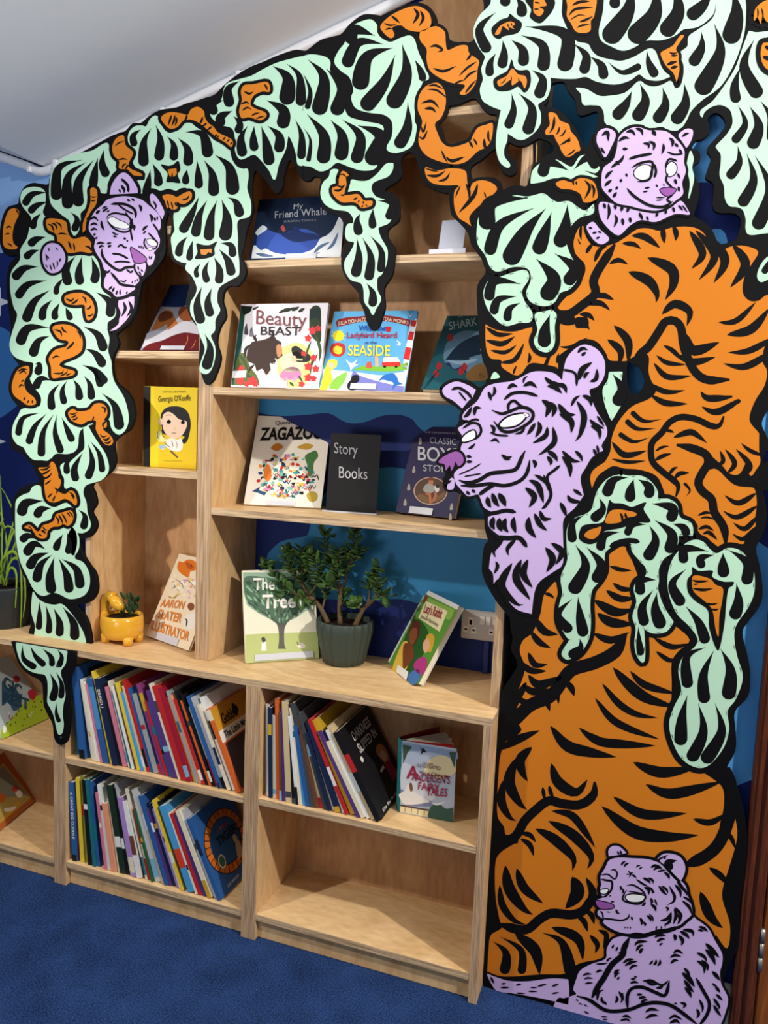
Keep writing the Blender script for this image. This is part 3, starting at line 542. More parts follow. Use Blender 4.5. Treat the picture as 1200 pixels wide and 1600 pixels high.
vine(RIGHT, 'C5', '190,140 215,130 250,125 285,150 290,200 300,235 350,215 390,215 400,250 445,285 440,320 430,390 390,440 355,440 380,400 320,390 260,365 215,330 200,280 200,230 170,190 170,150', '215,222 245,215 275,235 250,245 14; 230,320 280,335 340,310 14; 410,250 400,270 385,285 10; 435,290 390,320 350,360 9; 440,330 400,350 370,385 9; 380,440 410,400 435,375 9; 330,395 350,385 375,375 8')
vine(RIGHT, 'C5', '205,400 255,390 285,430 290,490 270,550 240,580 250,620 275,670 320,690 400,665 415,640 440,600 480,585 510,580 505,650 480,690 440,710 390,755 340,770 270,760 200,730 165,680 165,630 180,570 160,520 160,470 175,430', '''205,405 240,400 280,420 8; 200,420 250,425 300,465 8; 175,485 225,475 260,510 14; 190,510 225,510 245,530 12; 175,590 185,620 200,570 8; 165,640 185,650 205,610 9; 290,735 320,755 380,735 16; 270,705 285,740 300,765 8; 400,660 410,680 420,695 10; 420,650 432,670 438,685 8; 470,650 475,690 500,685 12; 490,610 490,650 502,670 9''')
vine(RIGHT, 'C5', '195,785 250,800 310,790 380,800 390,850 400,900 415,860 460,845 510,860 530,890 490,930 430,980 400,1020 410,1060! 380,1040 350,1020 330,970 330,900 350,870 290,870 230,860 200,830', '195,790 230,800 260,805 7; 200,822 250,825 290,800 14; 255,850 290,840 310,810 10; 385,860 400,900 400,940 12; 440,860 420,920 350,1000 20; 470,900 480,930 6; 360,870 345,900 335,930 7')
p = Paint('leaf_drip', RIGHT, 'T3', 1)
p.F('g', '100,200 155,200 165,250 180,300 260,330 275,285 340,297 420,290 500,230 570,150 628,142! 620,200 580,250 500,280 450,310 440,370 480,430 560,460 610,500 622,580 590,650 520,680 498,705 520,780 560,850 578,900 570,1000 530,1090 490,1130 490,1230 522,1310 480,1390 455,1440 430,1390 388,1330 380,1220 350,1165 270,1140 220,1060 220,980 270,900 300,820 240,800 222,740 240,670 285,660 290,610 240,550 120,530 40,480 10,400 30,310 80,260')
p.D('350,572 320,640 340,765 88; 460,528 450,620 460,708 76; 500,460 620,490 585,630 80; 320,788 335,950 300,1125 100; 368,780 440,950 415,1155 92; 435,762 530,900 520,1085 78; 403,1172 455,1260 450,1382 84'); p.end()
vine(RIGHT, 'T3', '165,270 195,205 250,240 225,262 230,320 215,380 225,415 330,405 380,460 450,462 450,500 420,515 360,525 325,490 280,475 200,478 150,450 110,400 110,350 160,330', '165,240 200,235 235,265 10; 120,370 165,375 205,345 16; 150,330 190,345 220,320 14; 175,410 200,415 225,400 12; 290,455 325,435 14; 340,455 330,480 10; 375,465 375,490 12; 395,490 410,515 8; 360,520 375,500 10', out=5)
p = Paint('leaf_canopy', RIGHT, 'T4', 1)
p.F('g', '''155,-200! 155,0 130,60 60,130 10,230 10,320 60,420 102,480 90,530 72,590 85,680 60,760 80,850 150,900 240,935! 225,1000 200,1150 200,1280 230,1380 290,1425 305,1400 260,1340 255,1270 280,1200 288,1135 320,1150 380,1185 440,1180 520,1120 565,1050 565,960 545,890 620,830 650,740 650,655! 750,665 870,665 960,650 1050,690 1200,715
 @T5 160,600 232,553 290,590 380,600 462,572! 420,540 390,490 370,430 345,380 300,372 200,430 100,462 0,448 @T4 1050,480 1000,430 970,380 880,360 820,300 780,220 745,120 750,0 750,-200!''')
p.D('''190,105 50,250 130,452 105; 265,-80 270,0 265,62 100; 360,-20 410,50 405,152 100; 250,342 260,460 235,588 95; 322,340 420,430 420,570 105; 403,300 590,390 590,612 118; 443,226 790,300 765,615 150; 852,372 960,480 930,635 100; 992,482 1090,560 1110,682 95; 190,455 140,550 140,658 82; 498,598 590,680 545,842 108; 325,798 340,940 285,1100 90; 385,795 500,930 450,1150 115''')
p.view('T5').D('0,465 110,545 252,488 58; 292,383 310,480 365,582 78')
p.view('T4').F('k', '310,118 350,150 412,200 380,280 260,310 220,335 170,310 155,240 230,170 290,150', 2).F('o', '185,285 230,220 310,185 355,205 330,230 350,250 300,235 300,260 250,230 225,285 195,300', 3)
p.F('k', '325,508 350,580 400,600 470,600 490,680 470,760 430,790 380,740 320,770 230,780 180,750 170,680 220,640 290,600', 2).F('o', '205,690 280,650 330,585 380,635 440,650 455,700 435,755 400,690 330,730 320,680 250,730 215,735', 3)
p.F('k', '440,0 480,-60 600,-80 690,0 680,80 620,160 560,200 480,150 490,80', 2).F('o', '515,0 560,-30 600,0 620,50 560,60 600,90 565,140 515,110 510,60', 3)
p.Lf('230,715 255,700 280,665 8; 320,650 325,690 8; 385,660 390,700 420,720 8; 240,240 262,225 8; 290,205 300,235 10; 320,195 330,225 8; 520,20 570,30 12; 515,80 560,80 12', 4)
p.end()
vine(RIGHT, 'T4', '805,-60 1035,-60 1030,130 1000,180 990,270 880,275 830,200 795,140 800,60', '840,50 900,20 1000,12 22; 810,140 870,80 1020,65 24; 820,175 900,130 960,140 10; 900,190 960,170 1020,140 18; 880,240 920,220 990,210 14', out=4, name='branch')
p = Paint('leaf_canopy', RIGHT, 'C6', 1)
p.F('g', '330,-90! 320,60 298,160 310,215 360,245 420,268 480,252 545,215 630,212 700,188 745,155 820,142 880,100 912,50 925,-90!')
p.D('370,-60 380,0 375,50 65; 470,-100 450,60 330,228 120; 600,-100 590,80 460,222 125; 690,-100 720,60 635,192 100; 905,-60 850,30 768,98 80'); p.end()
p = Paint('leaf_canopy', RIGHT, 'T5', 1)
p.F('g', '''810,-100! 815,60 780,150 680,225 610,275 600,350 540,405 570,480 570,570 545,650 500,665 470,612 410,640 340,655 280,640 230,615 130,700 0,725 @T4 1060,820 960,765 875,752! 920,800 935,885 1000,890 1080,900 1115,960 1120,1035! @T5 20,960 75,1000 110,960 180,928 260,930 310,960 400,945 460,970 530,970 580,910 620,830 700,750 800,680 860,620 920,520 980,380 1020,230 1030,80 1025,0 1000,-100!''')
p.D('180,682 130,790 42,892 100; 240,628 280,760 200,908 108; 410,655 430,790 352,922 100; 572,625 580,780 488,928 112; 702,240 700,360 622,495 98; 798,180 840,400 680,710 155; 930,-80 965,100 905,332 155')
p.end()
vine(RIGHT, 'T5', '570,270 545,310 510,370 530,410 530,460 535,530 515,618! 490,550 440,500 410,450 395,400 430,375 490,340 540,270', '460,395 490,405 520,395 14; 470,420 500,420 525,415 12; 440,490 475,475 520,462 26; 470,515 500,505 525,500 24', out=4.5)
p = Paint('leaf_canopy', RIGHT, 'T5', 1)
p.F('g', '1060,235! 1110,248 1200,240 1480,220! 1480,900! @T6 1000,1240 738,1250 570,1268 530,1220 530,1120 500,1030 440,1000 370,990 330,920 320,800 280,700 290,590 290,500 250,440 250,415 340,320 400,220 400,130 370,60 300,22 240,22 170,50 120,95 105,140! @T5 697,860 705,825 790,760 880,640 960,510 1010,370')
p.D('1095,298 1020,500 1140,735 120; 990,508 950,650 965,778 88')
p.view('T6').D('450,28 520,210 400,390 95; 565,38 650,230 570,450 140; 670,-10 770,150 780,390 120; 447,418 460,580 350,735 108; 535,495 600,750 470,1002 125; 615,512 760,850 620,1225 150; 900,500 940,800 900,1100 130; 900,0 960,200 900,380 130')
p.end()
vine(RIGHT, 'T5', '1300,-20 1200,0 1140,30 1100,80 1095,160 1120,130 1145,180 1160,120 1200,170 1300,150', '1120,60 1125,100 1120,140 10; 1150,60 1160,100 1165,150 10', out=9, name='branch')
vine(RIGHT, 'T5', '1300,300 1200,320 1160,330 1145,400 1160,480 1210,530 1300,530', '1175,350 1200,360 1240,380 34; 1160,425 1200,440 1240,445 34', out=8, name='branch')
clus('R2', '1300,300 1200,350 1160,400 1145,450 1160,478 1190,470 1300,420', '1290,330 1220,370 1172,440 40').end()
clus('C5', '690,858! 700,800 750,760 810,752 880,785 920,735 970,735 1010,790! 990,808 960,800 930,800 1000,830! 930,828 870,840 800,832 740,850', '868,800 770,760 740,832 60; 890,795 955,740 1000,792 50').end()
vine(RIGHT, 'C5', '805,860 840,845 880,855 920,835 980,850 1000,900 995,935 940,950 920,910 880,890 830,885', '885,845 890,870 8; 900,850 905,870 7; 940,845 965,880 940,935 14; 970,860 985,890 980,930 10', out=5)
vine(RIGHT, 'T4', '640,965 700,970 740,1030 810,1060 830,1120 880,1180 905,1250 900,1290 800,1340 750,1290 730,1240 700,1190 680,1150 620,1150 615,1110 650,1060', '690,990 680,1080 645,1140 24; 735,1080 720,1130 700,1150 14; 790,1100 760,1150 725,1165 12; 825,1170 800,1200 735,1240 16; 830,1190 800,1215 14; 870,1270 840,1300 790,1335 12; 895,1290 870,1310 850,1320 10', out=4)
# ------------------------------------------------ tiger
t = Paint('tiger', RIGHT, 'R2', 1)
t.F('o', '''165,320 160,260 185,195 212,182! 225,240 270,290 370,280 440,240 500,200 560,195 620,208 700,188 790,188 850,215 900,285 950,310 1010,290 1080,290 1147,320 1110,390 1072,460 1065,540 1100,582 1150,582 1200,550 1330,540 1330,640 1200,790 1170,900 1195,960 1180,1040 1130,1120 1100,1220 1150,1290
 @M5 1130,400 1130,520 1140,610 1100,680 1065,730 1000,780 1090,815 1112,925 1100,1040 1097,1130 1020,1225 1000,1250 900,1240 820,1270 770,1240 660,1160 650,1100 600,1050 545,1020 520,950 490,890 400,862 385,830 330,720 200,670 80,660 0,640 @M1 330,15 260,70 218,160! 205,80 230,20 300,-30 @R2 330,1440 355,1390 365,1310 400,1230 470,1150 560,1110 600,1065 575,1010 560,960 562,885 530,862 462,892! 440,905 400,905 350,900 330,860 280,800 200,790 130,840 80,880 75,945
 @R1 755,1110! 690,1095 610,1090 560,1150 520,1150! 460,1110 455,1072 400,1062 375,1000 372,880! 430,910 520,920 600,900 700,870 780,760 840,700 900,620 905,560 870,520''')
t.N('380,280 335,350 290,420 265,480 275,545 200,610 130,655 40,650 -20,640 48; 470,925 510,870 560,830 620,740 650,695 700,690 735,730 750,830 800,950 870,1005 995,1005 46; 70,1100 -30,1000 20,900 60,700 20')
t.N('165,700 240,700 60; 60,660 120,690 170,680 50')
t.Lf('''350,385 400,365 450,388 26; 265,560 320,555 375,578 32; 215,600 300,595 355,635 32; 190,655 240,660 270,690 28; 150,690 210,700 245,738 32; 470,235 540,240 622,300 38; 420,275 480,280 520,305 26; 635,185 640,235 645,275 30; 690,180 708,220 705,262 30; 780,208 850,330 790,412 44; 812,205 915,340 830,472 46; 870,230 970,360 910,487 52; 1010,280 1080,390 998,512 52;
 555,352 680,410 695,490 650,578 58; 452,428 560,475 605,545 600,592 54; 632,656 700,600 780,640 765,718 48; 935,698 1030,690 1135,590 32; 980,765 1110,735 1210,620 50; 1230,780 1100,850 985,860 36; 1230,850 1080,935 960,918 40; 765,762 800,850 940,805 56; 720,870 800,910 918,885 40; 640,822 690,850 750,910 26; 603,875 660,915 760,925 26; 588,915 660,990 790,985 32; 540,1015 650,1070 757,1062 30; 570,1085 650,1130 770,1135 34;
 840,1068 880,1105 1012,1098 38; 845,1150 930,1180 1057,1115 34; 375,715 450,800 450,920 46; 340,790 410,850 400,930 40; 200,175 195,220 200,260 16; 180,250 195,280 180,250 6; 225,330 250,290 270,280 22; 270,375 300,310 340,290 26''')
t.view('R1').Lf('375,895 440,935 520,930 26; 375,965 460,985 530,945 30; 400,1020 480,1030 540,990 22; 450,1085 530,1070 580,980 26; 520,1150 530,1120 540,1100 10; 600,1090 610,1060 605,1030 18; 755,1090 760,1060 765,1035 14; 770,1000 830,1000 920,950 14')
t.view('M5').D('370,275 230,290 128,212 46; 328,345 180,350 85,278 46; 280,415 150,450 30,383 44; 555,880 590,830 540,768 26; 690,175 800,200 990,125 40', 1)
t.Lf('-20,450 80,555 255,520 50; -20,585 100,610 245,600 30; 395,365 430,365 468,380 26; 320,525 370,495 428,485 22; 315,600 370,565 447,543 34; 425,710 460,665 497,648 28; 465,745 510,700 587,695 36; 460,418 590,375 660,410 722,460 50; 675,65 740,115 930,92 40; 800,640 850,600 825,520 36; 880,700 940,620 865,508 42; 1000,720 1060,640 950,508 46; 1160,560 1060,520 990,462 34; 1110,850 970,930 860,868 46; 1120,950 960,1040 848,990 44; 1120,1030 1020,1130 928,1083 42; 1110,1110 1010,1210 920,1168 40; 650,1028 710,1005 770,1012 20; 670,1052 720,1040 790,1060 14; 655,1135 720,1115 778,1148 30; 690,1172 740,1160 805,1218 32')
t.N('855,250 820,325 750,325 640,275 520,258 430,300 370,380 300,450 285,520 300,610 370,680 460,750 500,800 480,880 50; 485,475 600,500 700,540 740,600 690,690 655,770 690,840 760,900 780,1000 840,1090 865,1160 870,1260 66')
t.F('k', '700,520 790,590 845,640 900,700 980,700 1040,600 1065,720 1200,600 1210,820 1090,808 960,795 890,750 820,680 770,662 680,690 700,620', 1)
t.end()
t = Paint('tiger_body', RIGHT, 'R4', 1)
t.F('o', '''248,540! 200,600 185,680 150,765 108,800 92,850 115,920 100,985 70,1060 35,1140 15,1185! 60,1160 100,1200 60,1240 @M4 125,40 92,130 80,250 72,400 75,530 115,595 130,650 190,640 210,700 180,712 90,770 58,850 60,1050 85,1200 100,1262 30,1310 15,1400 5,1550! 120,1582 360,1567 520,1562 600,1500
 @R5 500,930 700,900 900,860 985,830! 1030,885 1042,790 1010,680 1015,620 1040,540 1072,420 1062,335! 1000,380 1015,300 1012,220 965,175 @R4 870,1370 800,1350 760,1280 740,1180 765,1100 770,1000 770,900 800,850 850,800 790,740 740,700 640,560 560,375 500,400 430,500 400,560 300,560''')
t.N('-20,1230 60,1165 140,1090 230,1050 290,970 330,930 430,900 520,850 565,770 58; 120,990 30,1160 -20,1240 30')
t.Lf('''200,590 230,600 245,615 16; 160,700 200,760 262,775 36; 140,760 180,810 230,835 30; 130,855 160,910 216,908 28; 85,890 140,935 212,938 30; 130,955 180,1000 290,960 40; 105,995 150,1030 240,1020 34; 75,1050 120,1080 175,1065 30; 50,1090 90,1125 125,1110 26; 200,1040 215,1080 226,1118 26; 255,1005 262,1050 265,1085 20; 290,985 320,1010 335,1050 30; 428,1058 500,1150 590,1200 715,1242 34;
 460,993 530,1080 610,1130 708,1148 32; 508,922 580,1000 660,1060 790,1100 50; 585,938 650,1000 790,1040 34; 690,790 770,830 850,815 26; 700,850 760,890 810,880 22; 230,1183 300,1270 400,1300 522,1322 52; 355,1190 440,1250 560,1265 698,1272 42; 598,1345 720,1390 880,1370 50; 0,1290 80,1245 182,1203 38; 425,622 520,675 600,660 44; 438,680 500,720 600,730 44; 508,545 550,572 610,572 24; 478,578 540,615 610,612 32; 493,470 540,485 590,490 20; 420,770 500,800 580,765 34''')
t.view('M4')
t.Lf('''420,-60 540,60 700,108 845,135 62; 640,-30 740,25 860,65 44; 300,72 225,150 235,230 272,298 66; 195,145 150,300 210,430 268,485 76; 110,292 100,430 150,530 197,557 58; 428,178 470,300 590,370 665,285 74; 370,335 378,385 385,425 26; 412,325 425,375 445,415 28; 225,640 285,650 325,698 34; 225,675 285,715 312,790 36; 430,492 560,520 650,630 715,732 54; 408,558 570,650 690,790 662,875 72;
 322,608 450,680 570,800 565,885 70; 125,850 150,1000 240,1130 307,1175 76; 200,870 250,1000 373,1100 62; 88,980 105,1110 180,1210 260,1240 48; 565,925 600,1030 520,1135 92; 655,930 700,1040 640,1150 560,1180 56; 590,1180 640,1215 667,1288 38; 645,1145 690,1175 710,1238 36; 190,1300 320,1410 350,1570 80; 430,1258 600,1330 635,1475 66; 680,1308 730,1370 715,1428 36; 735,1275 790,1310 770,1400 36''')
t.D('45,1350 130,1430 115,1570 76; 88,1318 230,1410 230,1570 62; 365,1293 500,1360 560,1580 90')
t.N('712,300 705,385 620,450 500,445 410,425 320,490 250,560 190,660 60,740 62; 80,1235 250,1275 350,1205 430,1165 560,1175 640,1145 700,1070 770,1060 62')
t.view('R5').Lf('690,200 800,240 1010,190 46; 555,252 680,325 862,322 42; 507,292 640,395 780,420 912,412 56; 888,345 960,360 1030,320 28; 955,548 1000,580 1040,625 28; 918,648 960,750 1012,800 44; 1025,390 1050,430 1065,470 20')
t.N('1035,130 1045,230 1040,330 1000,440 940,500 850,540 52')
t.end()
# leaf clusters lying over the tiger
clus('R1', '330,370 350,280 420,230 520,195 600,200 680,183 720,210 760,230 820,225 870,260 910,275 950,240! 945,285 880,305 830,350 800,420 820,500 860,580 860,640 820,690 770,710 740,760 690,780 620,760 595,710 620,640 600,580 520,570 440,595 400,570 375,510 335,450',
 '600,205 400,230 385,378 100; 632,258 450,350 390,512 76; 695,262 590,380 490,562 112; 726,282 690,390 648,508 86; 812,240 800,360 760,470 86; 645,530 740,640 682,750 100; 745,502 850,580 800,668 76', layer=4, out=9).end()
clus('R1', '385,655! 480,620 560,595 595,600 600,640 565,700 580,760 620,820 610,865 550,870 480,885 420,840 380,780 365,710', '562,665 420,650 390,758 64; 540,730 440,750 415,832 54; 560,765 500,800 490,868 50', layer=4, out=7).end()
clus('R1', '725,805! 750,830 740,890 740,980 710,1025 660,1015 635,970 655,910 640,830 690,815', '718,828 690,920 690,1008 78', name='leaf_tip', layer=4, out=9).end()
clus('R2', '350,968! 418,966! 412,1030 434,1090 405,1150 362,1222! 330,1140 318,1060 345,1010', '368,975 420,1060 380,1145 76', name='leaf_tip', layer=4, out=3).end()
p = Paint('leaf_tip', RIGHT, 'R1', 4); p.F('g', '400,1175! 408,1150 425,1135 450,1165', 0, 2); p.end()
p = Paint('leaf_tip', RIGHT, 'C6', 1); p.F('g', '785,810! 798,850 790,900 800,960 775,1062! 785,980 768,890'); p.end()
c = clus('M1', '''430,60 500,70 590,70 660,110 710,180 718,240 800,245 860,290 880,380 960,420 980,470 977,515! 930,512 870,520 870,560 830,640 760,690 720,770 720,860 715,930 760,1060 832,1172! 780,1240 690,1255 630,1230 608,1200 615,1330 615,1440 600,1475 560,1420 545,1330 555,1220 530,1130 560,1020 540,930 560,870 630,820 625,750 560,690 515,610 520,580 440,560 350,610 310,660 310,780 270,860 215,930 200,1040 205,1180 190,1300 130,1400 60,1445
 @R4 300,883 282,865 290,840 315,800 300,780 270,720 270,650 285,590 278,520 308,440 300,370 @M1 40,450 90,390 170,360 220,320 240,250 270,170 340,90''',
 '490,78 380,100 320,225 92; 535,88 510,180 508,268 90; 570,92 650,150 640,238 90; 275,232 300,320 212,405 86; 158,362 70,430 72,575 78; 670,275 830,310 802,415 92; 830,428 915,460 935,530 74; 695,400 825,510 795,655 100; 655,440 700,560 625,705 100; 628,433 520,440 480,522 64; 432,490 310,520 280,638 78; 95,590 170,750 60,958 118; 180,608 290,740 235,875 100; 68,998 -40,1120 65,1248 84; 112,982 130,1140 160,1288 95; 125,1298 130,1370 40,1438 84; 705,853 590,860 590,972 84; 682,930 600,1060 622,1205 88; 710,948 700,1080 752,1225 108; 570,1208 575,1320 590,1432 62', layer=4, out=8)
c.F('k', '350,250 380,270 450,275 520,300 600,270 630,270 610,320 660,400 640,420 560,420 440,460 330,480 300,500 250,570 180,580 120,540 130,470 155,440 200,430 300,415 330,340', 2).F('o', '320,420 350,340 400,320 470,325 550,345 545,370 470,385 420,420', 3).F('o', '160,520 190,480 250,460 290,450 270,510 220,545', 3)
c.Lf('430,345 445,370 450,420 16; 470,345 475,370 490,400 16', 4); c.N('352,602 420,570 500,555 580,565 40; 500,560 505,640 560,710 610,780 600,830 540,880 30'); c.end()
c = clus('M2', '240,60 290,75 330,120 380,150 450,115 530,130 590,200 620,280 620,400 580,500 500,620 490,720 510,830 545,960 500,1100 445,1180 455,1300 420,1420 330,1530 250,1550 160,1500 100,1400 70,1270 100,1160 150,1050 130,920 160,830 240,760 255,700 200,620 120,540 70,420 60,300 90,190 150,110 190,75',
 '325,132 170,115 165,215 72; 360,155 270,180 292,245 64; 420,142 420,230 428,308 86; 455,122 580,210 570,355 86; 175,250 85,350 158,490 82; 175,493 260,600 310,742 80; 508,342 520,470 485,582 92; 305,763 180,830 190,1035 84; 360,783 290,950 300,1135 88; 405,772 470,920 450,1110 104; 185,1078 150,1230 140,1412 96; 258,1132 290,1320 200,1515 95; 368,1132 410,1320 290,1525 100', layer=4, out=10)
c.F('k', '218,235 260,260 350,258 350,300 420,330 490,332 480,360 455,380 440,480 430,600 400,760 375,772 330,640 320,520 240,460 190,400 185,320 215,280', 2).F('o', '230,290 330,310 370,350 418,375 415,450 395,560 390,690 370,640 350,520 300,460 230,400 215,340', 3)
c.Lf('215,320 260,330 330,325 14; 220,375 290,385 355,375 20; 225,350 260,345 8; 290,470 350,480 390,470 12; 340,510 370,515 395,508 12', 4); c.end()
# ------------------------------------------------ bears
b = Paint('small_bear', RIGHT, 'C6', 7)
b.F('l', '300,1085 380,1095 450,1100 520,1110 580,1125 640,1115 700,1090 740,1080 782,1145! 770,1152 700,1148 600,1190 520,1180 460,1210 400,1262 340,1220 300,1160', 0, 4)
b.F('l', '230,1210 265,1190 300,1230 350,1280 310,1310 270,1290 235,1240', 0, 4)
b.F('l', '282,760 290,710 330,688 370,700 385,730 360,790 328,845 300,800', 0, 5).F('l', '720,725 760,692 797,700 790,750 760,795 740,760', 0, 5)
b.F('l', '308,960 320,900 370,860 390,800 400,740 440,700 500,682 560,700 600,700 660,708 720,760 752,810 750,870 760,920 740,980 745,1040 700,1080 660,1110 600,1130 520,1120 460,1105 390,1090 345,1050 312,1010', 1, 4)
b.F('w', '485,920 520,890 570,895 575,945 530,965 492,950', 2, 1.8).F('w', '655,905 680,870 708,890 702,930 668,945', 2, 1.8).F('v', '622,1020 660,1008 705,1015 690,1040 655,1052', 2, 1.6)
b.N('470,900 520,875 580,870 575,930 560,965 500,975 14; 650,900 670,855 715,865 12; 665,930 655,970 690,1010 12; 445,1010 480,1050 560,1100 640,1110 690,1080 16; 690,1045 660,1070 685,1090 12; 455,855 500,840 580,825 16; 590,880 600,920 590,955 14; 660,815 700,830 745,825 10', 3)
b.Lf('''310,730 340,710 345,760 20; 305,790 315,810 330,825 12; 740,735 760,720 780,715 12; 330,960 345,935 370,915 18; 325,1000 345,980 365,965 18; 345,1030 365,1015 18; 370,1060 390,1030 18; 360,900 390,880 410,885 16; 380,870 410,865 430,830 14; 400,760 430,740 460,745 18; 440,710 470,705 490,730 18; 490,690 520,700 530,730 18; 420,800 450,800 14; 530,770 560,775 560,800 16; 560,760 590,775 585,810 18; 580,700 600,730 22;
 640,770 640,800 630,830 16; 670,740 690,760 685,790 18; 700,770 720,790 14; 725,800 740,830 12; 395,1000 385,1020 12; 415,960 410,980 12; 440,930 445,950 10; 600,990 610,1005 8; 640,985 645,1000 6; 540,1010 570,1005 10; 530,1030 560,1025 8; 600,1060 650,1060 6; 600,1075 640,1072 6; 700,960 710,990 14; 720,1000 725,1030 12; 715,930 730,960 10; 320,1090 330,1120 14; 345,1090 350,1140 340,1180 16; 380,1150 390,1180 375,1220 16; 420,1170 425,1210 14;
 380,1095 385,1125 14; 420,1105 415,1135 14; 455,1110 445,1140 14; 460,1165 465,1195 14; 510,1140 530,1180 14; 550,1160 560,1185 10; 610,1140 600,1165 12; 655,1125 650,1150 12; 690,1110 700,1140 12; 720,1100 745,1130 10; 740,1100 770,1140 8; 240,1220 260,1225 10; 260,1250 285,1245 10; 280,1280 300,1270 10; 290,1240 310,1250 8''', 3)
b.end()
b = Paint('bear_head', RIGHT, 'R3', 7)
b.F('l', '40,310 70,280 120,265 180,285 222,310! 205,350! 180,372 148,412! 100,370 55,345', 0, 5)
b.F('l', '''525,1527! 440,1500 375,1420 345,1340 318,1365! 315,1310 293,1280! 305,1200 340,1145 385,1120 340,1095 292,1050 288,1000! 320,982 268,950 248,905 232,878 180,888 145,855 115,820 103,780 110,755 150,720 160,690 140,640 150,600 185,575 160,590 145,555 125,520 155,500 180,475 150,470 160,430 230,370 270,300 330,275 430,260 520,215 590,210 650,222 690,258! 700,190 720,130 770,80 820,65 880,90 920,150 920,230 885,290 840,310
 850,360 880,430 930,510 932,560 905,610 912,640 890,650 850,680 820,730 790,790 808,882! 760,950 700,1010 695,1100 695,1250 640,1300 570,1350 540,1410''', 0, 5)
b.F('l', '65,838 85,790 105,800 102,845 75,852', 0, 4).F('v', '20,705 35,680 105,645 145,660 155,700 128,725 112,700 105,720 90,750 80,720 60,748 52,715', 1, 4)
b.F('w', '355,495 400,458 470,442 492,455 445,500 370,512', 2, 3).F('w', '146,580 170,550 212,532 216,570 160,592', 2, 2.5).F('w', '480,440 500,440 510,450 495,456', 2, 1.4)
b.N('''310,420 360,440 400,430 470,405 530,430 520,480 440,530 370,535 320,480 18; 400,430 400,390 430,370 470,400 520,410 16; 375,365 420,330 490,325 560,345 18; 150,520 200,490 240,500 250,540 220,580 14; 165,490 220,470 240,480 12; 300,540 340,555 400,560 12; 130,800 180,815 240,800 300,765 380,755 440,740 470,680 490,640 22; 140,830 220,830 300,820 380,830 460,805 500,760 515,690 20; 240,880 280,850 330,820 22;
 290,985 340,975 390,965 440,975 22; 330,1110 400,1115 460,1115 500,1165 26; 130,770 200,740 250,710 8; 160,780 250,765 8; 620,830 610,780 650,745 680,720 16; 610,800 630,880 600,940 580,955 18; 690,200 760,220 770,290 14; 90,310 130,300 180,330 200,360 16; 130,320 170,370 10; 10,700 60,650 130,635 12''', 3)
b.Lf('''290,320 300,345 305,370 20; 320,290 325,320 310,350 18; 395,305 420,285 450,295 22; 480,290 520,275 555,300 24; 480,275 485,250 505,235 10; 595,240 630,270 680,275 24; 610,290 650,295 690,330 28; 650,280 700,290 715,330 26; 775,110 800,85 830,95 20; 795,125 820,105 18; 780,260 800,200 855,160 34; 810,250 820,225 840,215 20; 840,265 875,250 880,195 24; 155,460 180,440 200,400 22; 215,450 220,410 255,410 22;
 580,365 620,400 600,460 34; 620,375 650,410 635,460 28; 670,385 710,440 765,445 34; 675,440 740,480 740,545 34; 740,400 760,360 790,340 18; 770,370 810,450 790,550 760,590 34; 800,340 840,360 850,400 26; 840,470 870,500 920,520 24; 845,505 890,530 895,580 26; 880,450 920,510 14; 610,510 600,560 530,600 28; 640,510 650,590 600,640 560,665 30; 560,480 570,520 545,570 26; 545,490 520,530 500,555 24; 490,510 470,540 430,550 16;
 300,500 320,520 315,555 20; 180,630 200,620 220,600 16; 170,670 200,675 18; 170,700 205,700 14; 360,660 390,680 420,670 20; 370,680 410,690 14; 300,590 330,580 350,600 16; 610,640 650,670 665,700 28; 610,670 630,700 625,720 24; 690,640 740,690 790,700 26; 690,670 730,720 735,785 32; 760,640 790,670 800,700 20; 860,630 880,670 14; 880,610 890,660 12; 530,690 545,710 540,735 22; 590,770 610,830 615,860 16; 540,770 590,800 620,840 22;
 510,800 560,830 590,925 34; 490,840 540,890 510,950 34; 285,890 290,925 305,950 28; 310,870 330,920 350,945 30; 345,870 370,910 385,945 34; 320,1000 310,1040 325,1070 32; 350,1005 350,1050 365,1080 32; 385,1005 375,1050 400,1085 30; 430,1000 425,1040 440,1088 30; 510,1000 510,1060 550,1115 36; 540,980 570,1040 610,1075 30; 570,965 590,1010 635,1008 26; 680,920 700,960 715,1000 26; 720,880 740,910 800,920 26; 750,850 780,870 800,885 20;
 600,1165 640,1230 605,1300 38; 630,1140 690,1190 655,1260 34; 370,1130 320,1180 330,1220 22; 440,1120 395,1170 400,1210 24; 330,1240 340,1270 320,1310 20; 420,1250 360,1370 440,1470 480,1475 44; 470,1230 440,1330 510,1440 515,1450 42; 505,1230 480,1310 530,1385 38; 170,860 190,880 14; 200,850 220,870 14; 65,820 90,800 10''', 3)
b.end()
b = Paint('seated_bear', RIGHT, 'M3', 7)
b.F('l', '@R5 30,992 60,1000 120,1018 200,1020 300,1008 368,1012! 372,1060 368,1118! 250,1090 120,1068 70,1062', 0, 3)
b.F('l', '''300,740 400,720 560,700 700,660 780,650 850,560 900,600 990,670 1040,760 1095,860 1095,940 1080,1000 1090,1090 1140,1200 1110,1330 1060,1450! 600,1560! -200,1330! -140,1200 -95,1195! 0,1165 -20,1130 0,1060 30,990 110,940 220,900 230,830 260,770''', 0, 4)
b.F('l', '245,130! 245,80 280,52 330,60 378,105! 320,120', 1, 4).F('l', '610,150! 650,115 710,110 780,135 818,200 810,270 770,320 700,260', 1, 5)
